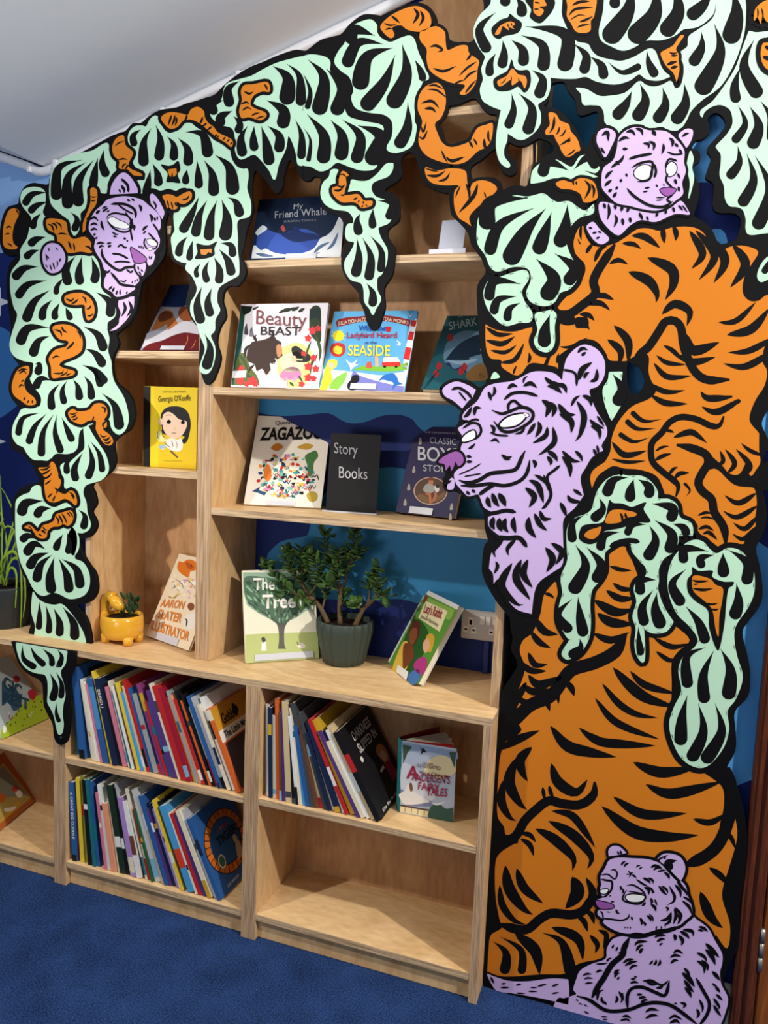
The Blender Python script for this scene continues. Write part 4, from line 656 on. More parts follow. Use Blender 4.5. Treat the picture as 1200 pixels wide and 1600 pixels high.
b.F('l', '''220,215 250,160 320,140 420,145 520,150 600,170 680,210 760,290 820,350 840,430 860,480 870,560 820,610 770,650 680,670 600,680 540,710 450,700 400,710 330,700 260,670 205,630 200,600 165,570 165,540 190,520 160,500 150,460 200,440 190,420 180,380 190,340 185,280''', 1, 5)
b.F('w', '375,430 430,415 515,430 510,450 470,470 400,465', 3, 2).F('w', '185,385 230,375 240,390 215,410 190,405', 3, 1.6).F('v', '150,462 200,470 270,490 280,515 200,525 160,500', 3, 1.6)
b.N('''185,300 230,310 270,320 265,380 220,430 195,430 16; 190,270 240,265 290,300 310,260 290,230 260,235 12; 380,350 430,345 500,390 520,440 480,485 410,480 350,450 380,380 14; 390,390 450,400 510,410 10; 200,595 260,600 340,610 390,590 400,560 14; 180,540 200,560 205,620 12; 690,120 620,160 680,210 12; 370,720 480,730 600,700 690,685 780,655 34; 400,740 360,820 350,870 270,940 210,1040 170,1100 120,1190 44; 500,1060 590,1075 650,1095 690,1060 16;
 5,1175 100,1205 230,1285 390,1280 500,1240 600,1225 720,1250 860,1350 920,1400 28; 390,1280 385,1180 420,1120 500,1110 600,1150 670,1170 700,1060 26; 900,1040 950,1130 1000,1230 980,1320 920,1400 26''', 3)
b.D('760,160 690,180 720,235 70; 560,360 580,400 575,410 20', 3)
b.Lf('''330,85 345,120 14; 310,90 325,120 12; 615,160 645,135 14; 660,150 675,135 10; 340,200 350,180 375,165 14; 360,210 375,190 400,180 14; 450,215 465,200 485,200 10; 470,225 500,210 10; 560,215 590,200 640,210 20; 580,235 610,215 650,220 16; 610,245 650,235 680,240 14; 660,250 690,270 700,305 20; 390,235 410,265 395,290 10; 375,265 420,262 8; 400,262 430,250 10; 420,265 455,290 14; 500,290 540,310 560,335 18; 540,290 575,310 580,335 16;
 450,300 500,335 550,360 14; 510,360 545,380 545,420 20; 540,360 570,380 575,410 16; 330,350 340,370 330,385 14; 350,370 355,395 345,410 14; 620,350 660,400 685,420 24; 640,350 680,380 690,410 16; 700,350 720,390 740,430 730,470 680,495 18; 760,300 780,340 805,350 26; 740,340 780,390 785,440 24; 760,330 820,390 835,430 20; 800,430 850,460 880,500 16; 795,460 850,510 870,570 20; 560,440 570,470 560,490 18; 520,470 510,490 490,500 16; 560,490 590,510 600,545 20; 590,450 610,500 12;
 670,510 690,520 680,545 14; 630,610 680,600 710,550 24; 660,640 700,620 715,540 24; 735,520 750,570 730,640 26; 740,510 790,570 790,600 24; 760,560 780,600 760,640 20; 480,590 495,620 490,645 24; 505,620 520,640 515,655 16; 530,570 560,600 555,620 16; 300,525 310,550 330,560 16; 260,470 290,470 10; 250,430 265,420 8; 230,545 260,550 6; 365,670 375,655 8; 385,670 392,655 8; 405,675 410,655 8; 415,580 425,610 14; 545,560 575,590 575,625 12;
 600,680 605,650 10; 640,675 640,650 10; 670,660 668,640 8; 440,800 470,770 540,768 20; 450,840 480,800 510,800 22; 480,860 490,830 510,825 20; 590,740 620,720 675,722 20; 605,770 640,750 670,752 18; 625,800 640,785 655,785 12; 735,710 745,740 740,765 26; 770,720 800,760 790,800 28; 780,690 830,720 850,750 28; 800,680 870,690 880,730 28; 730,855 760,835 805,860 22; 705,890 740,870 790,880 22; 710,935 735,910 770,910 22; 550,940 570,920 575,905 14; 580,945 600,925 600,900 16; 610,950 630,930 630,900 16;
 350,930 390,905 440,900 22; 365,950 410,925 465,915 20; 400,980 430,950 465,950 18; 285,1010 305,990 330,980 20; 290,1040 305,1010 330,1005 22; 310,1055 320,1040 330,1035 14; 435,1030 460,1035 12; 410,1050 450,1045 14; 405,1080 440,1070 470,1080 16; 525,1055 570,1060 610,1075 14; 530,1075 570,1090 610,1090 14; 600,1115 640,1110 650,1080 18; 455,1165 500,1165 16; 470,1195 500,1185 530,1185 18; 485,1225 520,1205 540,1210 18;
 905,850 960,880 980,920 26; 905,910 960,950 960,1010 28; 940,905 985,950 985,990 26; 970,780 1020,830 1075,890 36; 970,825 1020,880 1045,945 36; 920,655 960,670 990,695 20; 915,680 960,690 14; 810,965 840,1000 855,1030 24; 795,1000 850,1050 890,1110 40; 810,1055 850,1110 885,1150 30; 815,1110 850,1150 865,1190 28; 1020,990 1050,1020 1080,1060 30; 1020,1080 1060,1110 14; 1045,1100 1080,1150 24; 1050,1160 1100,1210 22; 1030,1190 1075,1260 1060,1270 24; 1030,1240 1060,1290 1090,1330 24;
 780,1225 820,1240 800,1270 22; 735,1230 760,1235 12; 905,1270 920,1310 905,1345 24; 925,1200 950,1260 945,1300 22; 160,1210 170,1150 210,1130 22; 195,1180 195,1210 225,1240 18; 215,1215 230,1245 12; 320,1140 350,1190 335,1230 24; 295,1230 310,1200 300,1170 18; 350,1150 345,1200 14; 50,1025 80,1010 120,1012 14; 60,1050 90,1040 130,1045 12; 65,1085 100,1078 130,1080 12; 150,1000 180,985 200,990 16; 150,935 200,935 240,930 12; 230,920 250,890 14; 240,900 270,890 10; 270,820 285,790 14; 300,840 315,805 14; 320,860 345,840 12;
 520,1300 560,1275 625,1285 20; 520,1345 570,1320 620,1325 20; 345,1330 380,1325 415,1345 16; 330,1360 380,1350 410,1370 14; 190,1330 240,1335 10; 200,1350 240,1352 10; 695,1350 740,1325 800,1355 22; 700,1380 750,1360 780,1385 20; 20,1230 50,1240 8; 60,1240 90,1255 8; 60,1290 100,1310 10; 0,1200 20,1215 8''', 3)
b.view('R5').Lf('90,1030 110,1028 6; 85,1045 125,1045 7; 150,1035 175,1030 7; 200,1060 240,1062 6; 240,1040 280,1030 7; 300,1040 330,1030 7; 150,1068 190,1070 6; 300,1070 330,1065 6; 210,1045 240,1045 5; 45,1000 60,1030 8', 3)
b.end()
# ------------------------------------------------ light blue waves and stars painted on the walls
w1 = Paint('painted_wave', WB, 'F', 1, ym=WALLY-.0003)
w1.F('3688bc', '484,824! 492,800 505,775 540,745 596,731 633,733 700,752 760,770 830,790! 860,1060! 815,1042 798,1030 760,992 700,960 640,939 608,936 577,940 524,937 493,932 440,908 418,885 418,868 424,859 440,846 466,840 480,836')
w1.F('3688bc', '385,560! 402,636 415,647 445,650 480,648 514,646 541,660 568,660 596,650 623,648 644,655 656,669 690,690 740,700 800,690! 800,560!')
w1.F('3688bc', '690,120! 1000,60! 1010,300! 900,330 820,320 740,340!')
w1.F('2a6c9c', '940,540! 985,540! 985,650! 940,650!'); w1.end()
w2 = Paint('painted_wave', WB, 'F', 1, ym=WALLY-.0003)
w2.F('8cb4e6', '-260,120! 0,238! 75,264! 200,215! 200,380! 120,396 60,388 20,392 -40,400 -120,380 -260,400!'); w2.F('3c7cc0', '-120,560 -60,520 -20,508 10,515 30,540 40,580 38,615 20,640 -20,660 -70,650 -110,620'); w2.end()
w3 = Paint('painted_star', WB, 'F', 2, ym=WALLY-.0003)
for cx, cy, r in ((-6, 472, 24), (-8, 690, 18)):
    w3.F('e4e8f0', ' '.join('%.1f,%.1f!' % (cx+(r if i % 2 == 0 else r*.4)*math.sin(i*math.pi/5+.3), cy-(r if i % 2 == 0 else r*.4)*math.cos(i*math.pi/5+.3)) for i in range(10)))
w3.end()
w4 = Paint('painted_wave', WR, 'F', 1, ym=.1147)
w4.F('5cacf0', '1060,150! 1200,150! 1200,270 1150,300 1110,285 1060,290!').F('5cacf0', '1105,385 1108,362 1125,358 1135,370 1135,395').F('5cacf0', '1150,620! 1300,600! 1300,700 1210,700 1180,715 1150,700!')
w4.F('5cacf0', '1100,1250! 1120,1100! 1150,850! 1165,838 1190,850 1230,890 1240,1000 1230,1230! 1200,1212 1165,1222')
w4.F('2a6c9c', '940,540! 1040,540! 1040,650! 940,650!'); w4.end()
# ============================================================ books
PAPER = mat('book_paper', (236, 228, 210), .8, .2, .1, 300)
CLEAR = mat('clear_acrylic', (226, 228, 238), .25, .5)
CLEAR.node_tree.nodes['Principled BSDF'].inputs['Alpha'].default_value = .72
def hexmat(c): return PC(c)
class Cover(Paint):
    """paint on a leaning cover: the pixel ray is met with the cover's own plane"""
    def __init__(s, name, parent, view, P0, n, org, layer=1):
        super().__init__(name, parent, view, layer); s.P0, s.N_, s.o = P0, n, org
    def nrm(s): return s.N_
    def w(s, x, y, L):
        d = ray(x, y); t = (s.P0-CC).dot(s.N_)/d.dot(s.N_); return CC+d*t+s.N_*(.0001*L)
def textmesh(body, bold=0):
    cu = bpy.data.curves.new('t', 'FONT'); cu.body = body; cu.size = 1; cu.offset = bold; cu.resolution_u = 3
    t = bpy.data.objects.new('t', cu); COL.objects.link(t)
    dg = bpy.context.evaluated_depsgraph_get(); me = bpy.data.meshes.new_from_object(t.evaluated_get(dg))
    bpy.data.objects.remove(t); bpy.data.curves.remove(cu); return me
class FBook:
    """a book shown cover-out; BL, BR pixels on the shelf board at height z, third pixel the top left (or right) corner"""
    def __init__(s, name, label, z, BL, BR, T3, th, color, view, spine=None, right=False, group=None, cat='book', pages=True, inset=.003, Y=None, TR=None):
        if Y is None: A = on(*BL, 2, z); B = on(*BR, 2, z)
        else:
            def foot(b0, t0, y):   # slide along the visible edge line until it meets the board at depth y
                lo, hi = 0.0, 3.0
                for _ in range(60):
                    m = (lo+hi)/2; q = on(t0[0]+(b0[0]-t0[0])*m, t0[1]+(b0[1]-t0[1])*m, 1, y)
                    if q.z > z: lo = m
                    else: hi = m
                return q
            A = foot(BL, T3, Y[0]); B = foot(BR, TR, Y[1])
        e = (B-A).normalized(); base = B if right else A
        
        d = ray(*T3); t = (base-CC).dot(e)/d.dot(e); T = CC+d*t
        v = T-base; v -= e*v.dot(e); H = v.length; v.normalize(); W = (B-A).length
        n = e.cross(v).normalized()
        if n.dot(CC-A) < 0: n = -n
        lift = Vector((0, 0, .0006)) + Vector((0, 0, max(0, -(-n*th).z)))   # the back lower edge must not sink in
        A = A+lift
        s.A, s.e, s.v, s.n, s.W, s.H, s.th, s.view = A, e, v, n, W, H, th, view
        s.root = empty(name, A+e*W/2, label, cat, group); s.org = s.root.location.copy()
        s.root['s'] = 0; del s.root['s']
        def block(nm, u0, u1, v0, v1, n0, n1, m):
            bm = bmesh.new(); vs = bx(bm, u0, u1, v0, v1, n0, n1)
            for q in bm.verts: c = q.co.copy(); q.co = A+e*c.x+v*c.y-n*c.z-s.org
            return bm_obj(nm, bm, m, s.root)
        s.block = block
        hm = hexmat(color)
        if pages:
            bm = bmesh.new(); bx(bm, 0, W, 0, H, 0, .0018); bx(bm, 0, W, 0, H, th-.0018, th)
            if not pages == 'nospine': bx(bm, 0, .002, 0, H, .0018, th-.0018)
            for q in bm.verts: c = q.co.copy(); q.co = A+e*c.x+v*c.y-n*c.z-s.org
            s.cover = bm_obj('cover', bm, [hm], s.root)
            block('pages', .003, W-inset, inset, H-inset, .0019, th-.0019, PAPER)
        else: s.cover = block('board', 0, W, 0, H, 0, th, hm)
    def art(s, name='cover_art', view=None, layer=2): return Cover(name, s.root, view or s.view, s.A, s.n, s.org, layer)
    def text(s, body, p0, p1, h, col, bold=0, view=None, name='title', layer=22):
        ox, oy, sc = VW[view or s.view]
        def P(p): 
            d = ray(ox+p[0]/sc, oy+p[1]/sc); t = (s.A-CC).dot(s.n)/d.dot(s.n); return CC+d*t
        me = textmesh(body, bold); xs = [q.co.x for q in me.vertices]; x0, x1 = min(xs), max(xs)
        a, b, c = P(p0), P(p1), P(h); ex = (b-a)/(x1-x0); ey = (c-a)/.70
        if ex.cross(ey).dot(s.n) < 0: me.flip_normals()
        for q in me.vertices: x, y, _ = q.co; q.co = a+ex*(x-x0)+ey*y+s.n*(.0001*layer)-s.org
        me.materials.clear(); me.materials.append(hexmat(col)); me.name = name
        o = bpy.data.objects.new(name, me); COL.objects.link(o); o.parent = s.root; return o
    def full(s, paint, col):   # cover-wide panel in local fractions
        pass
def frac_poly(b, col, pts, name='cover_panel', layer=1):
    vs = [b.A+b.e*(b.W*x)+b.v*(b.H*y)+b.n*(.0001*layer)-b.org for x, y in pts]
    n = (vs[1]-vs[0]).cross(vs[2]-vs[0])
    o = mesh_obj(name, vs, [list(range(len(vs))) if n.dot(b.n) > 0 else list(range(len(vs)))[::-1]], hexmat(col), b.root); return o
def stand(b, x0, x1, h, label, lipcol=None):
    """small clear easel: lip in front, foot under the book, rest behind"""
    r = empty('book_stand', b.org.copy(), label, 'book stand', 'clear stands holding the face-out books')
    def bl(nm, u0, u1, v0, v1, n0, n1):
        bm = bmesh.new(); bx(bm, u0*b.W, u1*b.W, v0, v1, n0, n1)
        for q in bm.verts: c = q.co.copy(); q.co = b.A+b.e*c.x+b.v*c.y-b.n*c.z-b.org
        bm_obj(nm, bm, CLEAR, r)
    bl('lip', x0, x1, .0005, h, -.0040, -.0028)
    bl('back_rest', x0+.05, x1-.05, .004, .11, b.th+.0006, b.th+.0022)
    return r
VW.update(K=(350, 450, 2.9268), J=(340, 800, 2.6087), I=(130, 570, 3.4034), TS=(180, 280, 1.9355), Q=(380, 1060, 3), E=(90, 1020, 3.871), Z7=(0, 1100, 6), Z3=(0, 950, 3))
Z1, Z2, Z3_, ZL1, ZL2 = 1.9928, 1.6326, 1.2744, 1.7368, 1.3789
G_FACE = 'picture books shown cover-out on the shelves'
# whale book
b = FBook('picture_book', 'dark blue whale picture book face-out on the top shelf behind the hanging leaf', Z1+.0005, (389, 404.5), (531, 400), (405, 314), .010, '1d2b45', 'TS', Y=(.125, .13), TR=(537, 319), group=G_FACE)
a = b.art(); a.F('3a56a8', '425,225! 430,170 450,150 500,165 560,150 600,160 640,190 680,225! 680,236! 422,240!'); a.F('20305e', '500,165 530,160 545,140 565,160 600,165 625,178 590,185 540,190', 1)
a.F('e8ecee', '412,240! 420,200 440,215 455,210 480,222 520,228 560,225 600,210 620,180 640,170 660,150 680,110 690,130! 682,236! 550,236', 2)
a.Lf('425,225 450,230 480,233 10; 600,225 620,205 650,190 8; 640,215 660,195 675,160 8; 560,230 590,228 620,222 7', 3, '5b6f8e'); a.F('d9e4ea', '425,160 445,140 460,150 440,165 430,170', 2); a.F('b4524a', '500,145! 508,137! 516,155! 508,160!', 3); a.end()
b.text('My', (540, 92), (568, 88), (541, 76), 'c9ccd2'); b.text('Friend Whale', (484, 120), (640, 108), (484, 98), 'c9ccd2')
b.text('KIRSTIN TONTZ', (512, 132), (610, 128), (512, 126), '8c929c', name='author')
stand(b, .42, .75, .020, 'clear stand lip under the dark blue whale book')
# beauty and the beast
b = FBook('picture_book', 'white fairy tale book with a brown beast and red flowers on its cover', Z2+.0005, (361, 601), (497.6, 608), (376.6, 477), .012, 'e9e2e6', 'K', Y=(.12, .118), TR=(505, 482), group=G_FACE)
a = b.art(); a.F('17463f', '33,443! 78,80! 100,82! 62,444!'); a.F('16221c', '78,82! 130,84! 120,110 90,125!', 1); a.F('ddd88a', '240,300 330,250 400,290 400,380 370,440 300,455 250,400', 1); a.F('e8e6b8', '260,320 340,290 360,370 280,380', 2)
a.F('3a2620', '105,300 125,250 165,240 200,230 225,215 240,235 262,250 262,290 268,310 240,330 230,350 210,345 215,385 195,400 175,370 150,380 140,350 110,335', 2)
a.Lf('120,260 100,280 95,320 14; 150,245 140,225 150,215 14; 140,350 120,370 112,390 10; 215,240 225,205 205,200 10', 3, '2c1c18'); a.F('c98a60', '242,262 262,262 266,300 248,318 240,290', 3)
a.F('f4efe9', '150,380! 190,400 215,370 235,320 245,350 235,400 210,430 170,430!', 2); a.F('2a2226', '308,280 330,265 360,285 395,310 390,335 350,340 325,330', 2); a.F('e9c4a0', '310,310 330,315 325,345 305,330', 3)
a.F('d486b4', '255,400 280,370 320,360 350,380 350,410 310,420 270,415', 2); a.N('268,435 290,410 15; 320,430 330,405 12', 2, 'c9a0c4')
a.F('2b3a22', '390,170 400,90 440,90 445,180! 440,250 400,220', 1); a.F('122a26', '392,95! 442,92! 438,150! 415,135! 390,150!', 2)
a.F('5c6a34', '60,320 95,300 120,360 150,400 165,445! 45,445!', 1)
for x, y, r in ((405, 195, 20), (430, 185, 16), (385, 230, 18), (410, 320, 18), (385, 360, 20), (420, 370, 18), (385, 410, 20), (410, 415, 16), (355, 440, 16), (75, 425, 22), (130, 425, 24), (105, 440, 14), (78, 370, 18), (145, 440, 14), (365, 300, 14)):
    a.F('d0383a', ' '.join('%.1f,%.1f' % (x+r*math.cos(t)*(1 if i % 2 else .7), y+r*math.sin(t)*(1 if i % 2 else .7)) for i, t in enumerate([k*math.pi/5+x for k in range(10)])), 3)
a.Lf('60,300 90,330 110,380 14; 80,340 70,380 50,410 12; 420,220 440,280 435,340 12; 400,240 380,290 370,330 8; 430,300 400,350 395,400 10; 340,400 360,430 8; 100,390 120,410 150,420 12; 300,430 320,450 10', 2, '3c5228')
a.F('4a4650', '95,180! 105,160! 112,215! 92,212!', 2); a.F('6a6670', '120,190! 128,178! 140,225! 115,222!', 2)
a.Lf('130,100 160,84 8; 250,115 300,90 14; 270,110 330,88 14; 310,105 345,86 12; 340,110 370,92 12', 2, '23301f'); a.F('e8e4e2', '40,380! 104,376! 100,410! 37,412!', 5); a.end()
b.text('Beauty', (148, 165), (378, 180), (150, 100), '7a4448'); b.text('AND THE', (222, 165), (288, 168), (222, 158), '8c7a78'); b.text('BEAST', (168, 215), (350, 218), (170, 176), '2a2424', .01)
stand(b, .34, .65, .021, 'clear stand lip under the white fairy tale book with the beast')
# ladybird
b = FBook('picture_book', 'bright blue seaside picture book with a lighthouse, red van and dolphin', Z2+.0005, (498, 609), (631, 612), (522.5, 489), .010, '62aede', 'K', Y=(.12, .118), TR=(652, 487), group=G_FACE)
a = b.art(); a.F('e8e8f4', '450,420! 455,370! 560,380 640,390 720,400 780,390 840,380! 822,475! 436,466!'); a.F('7c80c8', '570,465! 590,380 620,400 680,420 760,440 825,450! 820,475!', 1)
a.F('7cbc3c', '590,375! 640,355 720,360 800,350 842,340! 838,375! 760,382 680,380', 2); a.F('f0e03c', '436,466! 465,360! 480,330 515,330 515,360 490,380 495,420 470,466!', 2); a.F('f4c4a0', '478,345 500,340 505,360 485,370', 3)
a.F('8cc850', '480,460! 500,420 560,385 550,430 520,466!', 3); a.F('f8f8fa', '850,170! 878,140! 884,150! 838,385! 815,375!', 2); a.F('d02c28', '858,148! 882,148! 875,178! 852,174!', 3); a.F('d02c28', '848,198! 870,202! 862,240! 838,236!', 3); a.F('d02c28', '832,270! 858,274! 848,330! 820,325!', 3)
a.F('f4dc30', '498,215 515,195 540,200 548,220 535,240 508,240', 2); a.N('490,195 555,240 3; 500,245 545,190 3; 485,220 560,218 3', 1, 'f4e060'); a.F('c43a2c', '485,285 495,258 525,250 552,262 553,295 530,315 500,310', 2); a.F('f4d440', '500,280 515,265 540,275 535,300 510,300', 3)
a.F('f2f4f6', '555,325! 585,345 610,325 600,350 625,345! 590,365 580,385! 575,360', 3); a.F('d43430', '722,345! 730,328! 805,330! 808,358! 725,360!', 4); a.F('f6f6f6', '728,340! 735,318 795,318! 806,338!', 5); a.D('735,356 735,358 735,365 14; 788,356 788,358 788,365 14', 6)
a.F('2c70c0', '708,425 730,400 770,390 790,405 800,430 818,440 790,445 770,465 775,435 750,425 725,420', 4); a.F('18181c', '565,440 580,420 590,400 615,400 618,425 600,440 605,465 570,465', 5); a.F('d05a48', '655,340! 672,335! 678,368! 648,365!', 4); a.F('e8b088', '690,310! 705,300! 708,360! 692,360!', 4)
a.Lf('790,240 800,250 808,265 5; 790,255 800,262 810,250 4; 845,115 850,130 862,118 4', 4, 'f4f6f8')
a.F('8a2c30', '515,150 560,135 620,130 700,124 780,130 853,146! 848,176! 780,158 700,150 620,156 518,180!', 3)
a.F('c42c30', '740,178 765,180 760,200 745,200', 6); a.end()
b.text('JULIA DONALDS', (523, 172), (655, 152), (520, 155), 'f0dcc8'); b.text('LYDIA MONKS', (715, 146), (845, 168), (716, 130), 'f0dcc8'); b.text('What the', (617, 198), (742, 198), (617, 172), '2a5cb8', .012)
b.text('Ladybird Heard', (563, 230), (792, 230), (563, 203), 'b82c48', .012); b.text('at the', (645, 258), (700, 258), (645, 242), '3a3c8c'); b.text('SEASIDE', (568, 310), (760, 312), (570, 262), 'f4e048', .014)
stand(b, .38, .68, .018, 'clear stand lip under the bright blue seaside book')
# sharks
b = FBook('picture_book', 'dark teal shark book leaning behind the edge of the painted board', Z2+.0005, (658.5, 611), (755, 616), (705, 481), .014, '1e525c', 'K', Y=(.125, .125), TR=(786, 480), group=G_FACE)
a = b.art(); a.F('5c8098', '1005,300 1020,250 1070,205 1130,195 1190,215 1220,300 1200,370 1130,385 1050,375 1010,340'); a.F('14283c', '1012,330! 1060,270 1110,235 1165,215 1200,250 1170,280 1180,300 1120,320 1150,335 1080,330', 1); a.F('88a4b8', '1015,330! 1080,335 1140,325 1160,330 1100,350 1050,345', 2); a.F('182c4c', '1010,345! 1030,340! 1050,375! 1100,350! 1110,385! 1060,378! 1040,370!', 2)
for x, y in ((1035, 225), (985, 355), (970, 390), (1085, 380), (1100, 360), (1180, 400)): a.F('9c2c30', '%d,%d %d,%d %d,%d %d,%d' % (x-14, y, x, y-18, x+14, y+4, x-4, y+20), 3)
a.F('7c5c34', '1105,400 1140,360 1180,345 1210,380 1200,420 1130,425', 3); a.Lf('910,465 950,420 975,380 5; 925,440 960,400 990,370 4', 3, '0e2c34'); a.end()
b.text('THE', (1070, 142), (1092, 134), (1068, 126), 'a8c0c4'); b.text('SHARK', (1032, 195), (1160, 172), (1028, 158), 'a8c0c4'); stand(b, .35, .75, .022, 'clear stand lip under the dark teal shark book')
# book upper left
b = FBook('picture_book', 'navy and dark red picture book with brown hands, on the narrow shelf behind the panther', ZL1+.0005, (219, 548), (322, 549), (266, 448), .008, '16305e', 'TD', Y=(.13, .13), TR=(354, 443), group=G_FACE)
a = b.art(); a.F('aca8b0', '215,912! 280,770! 390,540! 560,545 620,520 700,560! 720,900! 560,905!'); a.F('b86c34', '310,745 340,680 370,620 420,575 480,580 500,620 520,660 535,690 500,730 450,735 440,690 400,715', 1); a.F('8c4c28', '540,580 570,540 610,545 640,590 660,650 600,665 550,640', 1); a.F('6c3820', '370,620 420,580 480,590 490,630 430,660 380,670', 2)
a.F('d0cdd4', '270,770! 350,745 450,740 530,690 600,665 700,690! 710,780 600,760 500,790 400,830 270,870 230,890!', 2); a.F('6a2024', '230,905! 290,860 400,830 500,785 600,762 720,780! 720,915! 240,915!', 3); a.Lf('610,770 620,820 580,905 5; 690,820 670,870 640,905 5', 4, 'c88850'); a.end()
stand(b, .32, .68, .016, 'clear stand lip under the navy book with brown hands')
# georgia
b = FBook('picture_book', 'yellow picture book with a dark-haired girl holding flowers', ZL2+.0005, (223.2, 729), (306.3, 733.7), (224.6, 603.5), .012, 'e8c822', 'I', group=G_FACE)
a = b.art(); a.F('141210', '318,540! 322,113! 359,115! 355,542!')
a.F('1c1a1c', '412,300 415,260 440,230 480,220 530,228 562,262 572,320 562,380 550,410 535,420 525,400 535,380 430,370 418,330', 1); a.F('f2cdb0', '424,270 450,250 480,262 510,290 548,300 550,330 530,370 500,392 465,388 435,360 422,320', 2); a.F('f2cdb0', '400,300 408,285 422,290 422,315 408,320', 2)
a.D('452,290 455,300 456,318 26; 528,292 530,302 531,320 24', 3); a.Lf('470,358 485,365 498,356 3; 440,272 455,266 470,272 3', 3, '5c3c30'); a.Lf('486,330 488,342 484,346 2', 3, 'c08c70')
a.F('f4f0e6', '445,400 470,390 500,398 520,392 530,420 525,450 500,462 460,450 440,430', 1); a.F('6c5a34', '470,455! 505,490! 500,497! 460,460!', 2); a.F('f2f4ea', '410,440 425,425 440,432 432,448 420,452', 2); a.F('a8c4dc', '402,430 430,425 438,440 412,448', 3); a.F('f0ec9c', '390,370 410,350 420,380 450,400 420,412 398,400', 2); a.Lf('400,350 395,380 410,400 3; 415,345 425,375 440,400 3; 470,400 475,420 480,440 3; 430,410 450,430 470,440 3; 490,400 500,425 495,450 2', 4, '3c3a30'); a.end()
b.text('Little People, BIG DREAMS', (424, 147), (546, 147), (424, 139), '3a3418', name='series_title'); b.text('Georgia O\'Keeffe', (400, 196), (572, 190), (400, 166), '1c1a10'); b.text('Written by illustrated by', (428, 512), (530, 513), (428, 507), '4c441c', name='credit')
# zagazoo
b = FBook('picture_book', 'cream picture book with a bright scribbled drawing under hand lettering', Z3_+.0005, (380.7, 790), (501.3, 796), (403, 651.6), .008, 'f2ecdc', 'K', group=G_FACE)
random.seed(5); a = b.art()
for i in range(120):
    t = random.random()*6.28; r = math.sqrt(random.random()); x = 280+r*115*math.cos(t)*1.12; y = 855+r*105*math.sin(t)
    c = random.choice(['3c9c9c', 'd0342c', 'f0d43c', '2c3c6c', 'd88cb0', 'e88c3c', '24242c', '7cc0b8', 'f6f0e4'])
    a.F(c, ' '.join('%.0f,%.0f' % (x+random.uniform(4, 15)*math.cos(k*1.57+.6), y+random.uniform(3, 12)*math.sin(k*1.57+.6)) for k in range(4)), 1+i*.05)
for i in range(46):
    x = random.uniform(170, 400); y = random.uniform(770, 960); q = ' '.join('%.0f,%.0f' % (x+k*8, y+(6 if k % 2 else -5)-k*random.uniform(-2, 3)) for k in range(random.randint(3, 6)))
    a.N(q+' %.1f' % random.uniform(2, 4), 9, random.choice(['c42c34', '1c1c24', '2c8c8c', 'e8b834', '3c4c8c']))
a.F('e07c2c', '185,830 200,805 215,830 215,870 195,885 185,860', 10); a.F('c87c2c', '215,735 230,715 255,712 270,728 245,745', 8); a.F('c89c3c', '335,730 360,715 385,712 408,722 380,740', 8); a.F('4c7c44', '370,770 400,750 420,745 430,770 410,800 405,850 385,860 380,810', 8)
a.F('b89c3c', '378,950 392,932 415,932 428,950 420,972 395,978', 9); a.F('2c4c74', '128,930! 165,910! 160,925! 195,935! 185,950! 150,935!', 9); a.end()
b.text('Quentin Blake', (235, 627), (392, 622), (235, 608), '20202c', name='author'); b.text('ZAGAZOO', (163, 697), (452, 688), (170, 642), '16161c', .035); stand(b, .30, .66, .017, 'clear stand lip under the cream scribble book')
# story books sign
b = FBook('sign', 'black card sign with chalk words Story Books standing on the shelf', Z3_+.0042, (508.9, 797), (587.4, 802.4), (517.4, 677), .0025, '151415', 'K', cat='sign', pages=False)
b.text('Story', (505, 755), (612, 765), (505, 705), 'b8b8bc', name='lettering'); b.text('Books', (527, 868), (656, 876), (527, 815), 'b8b8bc', name='lettering')
r = tag(empty('sign_stand', b.org.copy()), 'clear foot slotted under the black chalk sign', 'sign stand')
bm = bmesh.new(); bx(bm, -.008, b.W+.004, .0, .004, -.010, .03)
for q in bm.verts: c = q.co.copy(); q.co = b.A+b.e*c.x-Vector((0, 0, .0045))+Vector((0, 0, c.y))-Vector((b.n.x, b.n.y, 0)).normalized()*c.z-b.org
bm_obj('foot', bm, CLEAR, r)
# classic boys stories
b = FBook('picture_book', 'purple-blue story book with an oval picture of a seated boy and dog', Z3_+.0005, (618, 803.6), (708.7, 813.9), (649, 670), .022, '2c2850', 'K', group=G_FACE)
a = b.art(); a.F('c8a890', ' '.join('%.0f,%.0f' % (945+78*math.cos(t), 928+64*math.sin(t)) for t in [k*math.pi/8 for k in range(16)])); a.F('5c4030', ' '.join('%.0f,%.0f' % (945+73*math.cos(t), 928+59*math.sin(t)) for t in [k*math.pi/8 for k in range(16)]), 1)
a.F('7c5c3c', '885,960 940,985 1000,960 1010,930 980,950 940,960 900,940', 2); a.F('a8a8a0', '912,915 930,895 955,900 965,925 940,940 915,930', 3); a.F('c88058', '935,890 945,872 958,885 952,900', 3); a.F('7c4030', '930,876 945,864 962,872 950,880', 4); a.F('c47048', '925,935! 945,940 950,985! 940,985! 935,950 920,945', 3); a.F('c47048', '960,930! 975,945 960,978! 952,975! 962,950', 3); a.F('e0dcd8', '962,908 978,900 985,925 970,935', 4); a.F('1c1a1c', '968,900 982,900 982,915 970,912', 5)
for x, y in ((897, 700), (868, 830), (845, 910), (828, 980), (1040, 1000), (1035, 1045)): a.F('b0a898', '%d,%d %d,%d %d,%d %d,%d' % (x-7, y+14, x-3, y-10, x+4, y-14, x+7, y+12), 2)
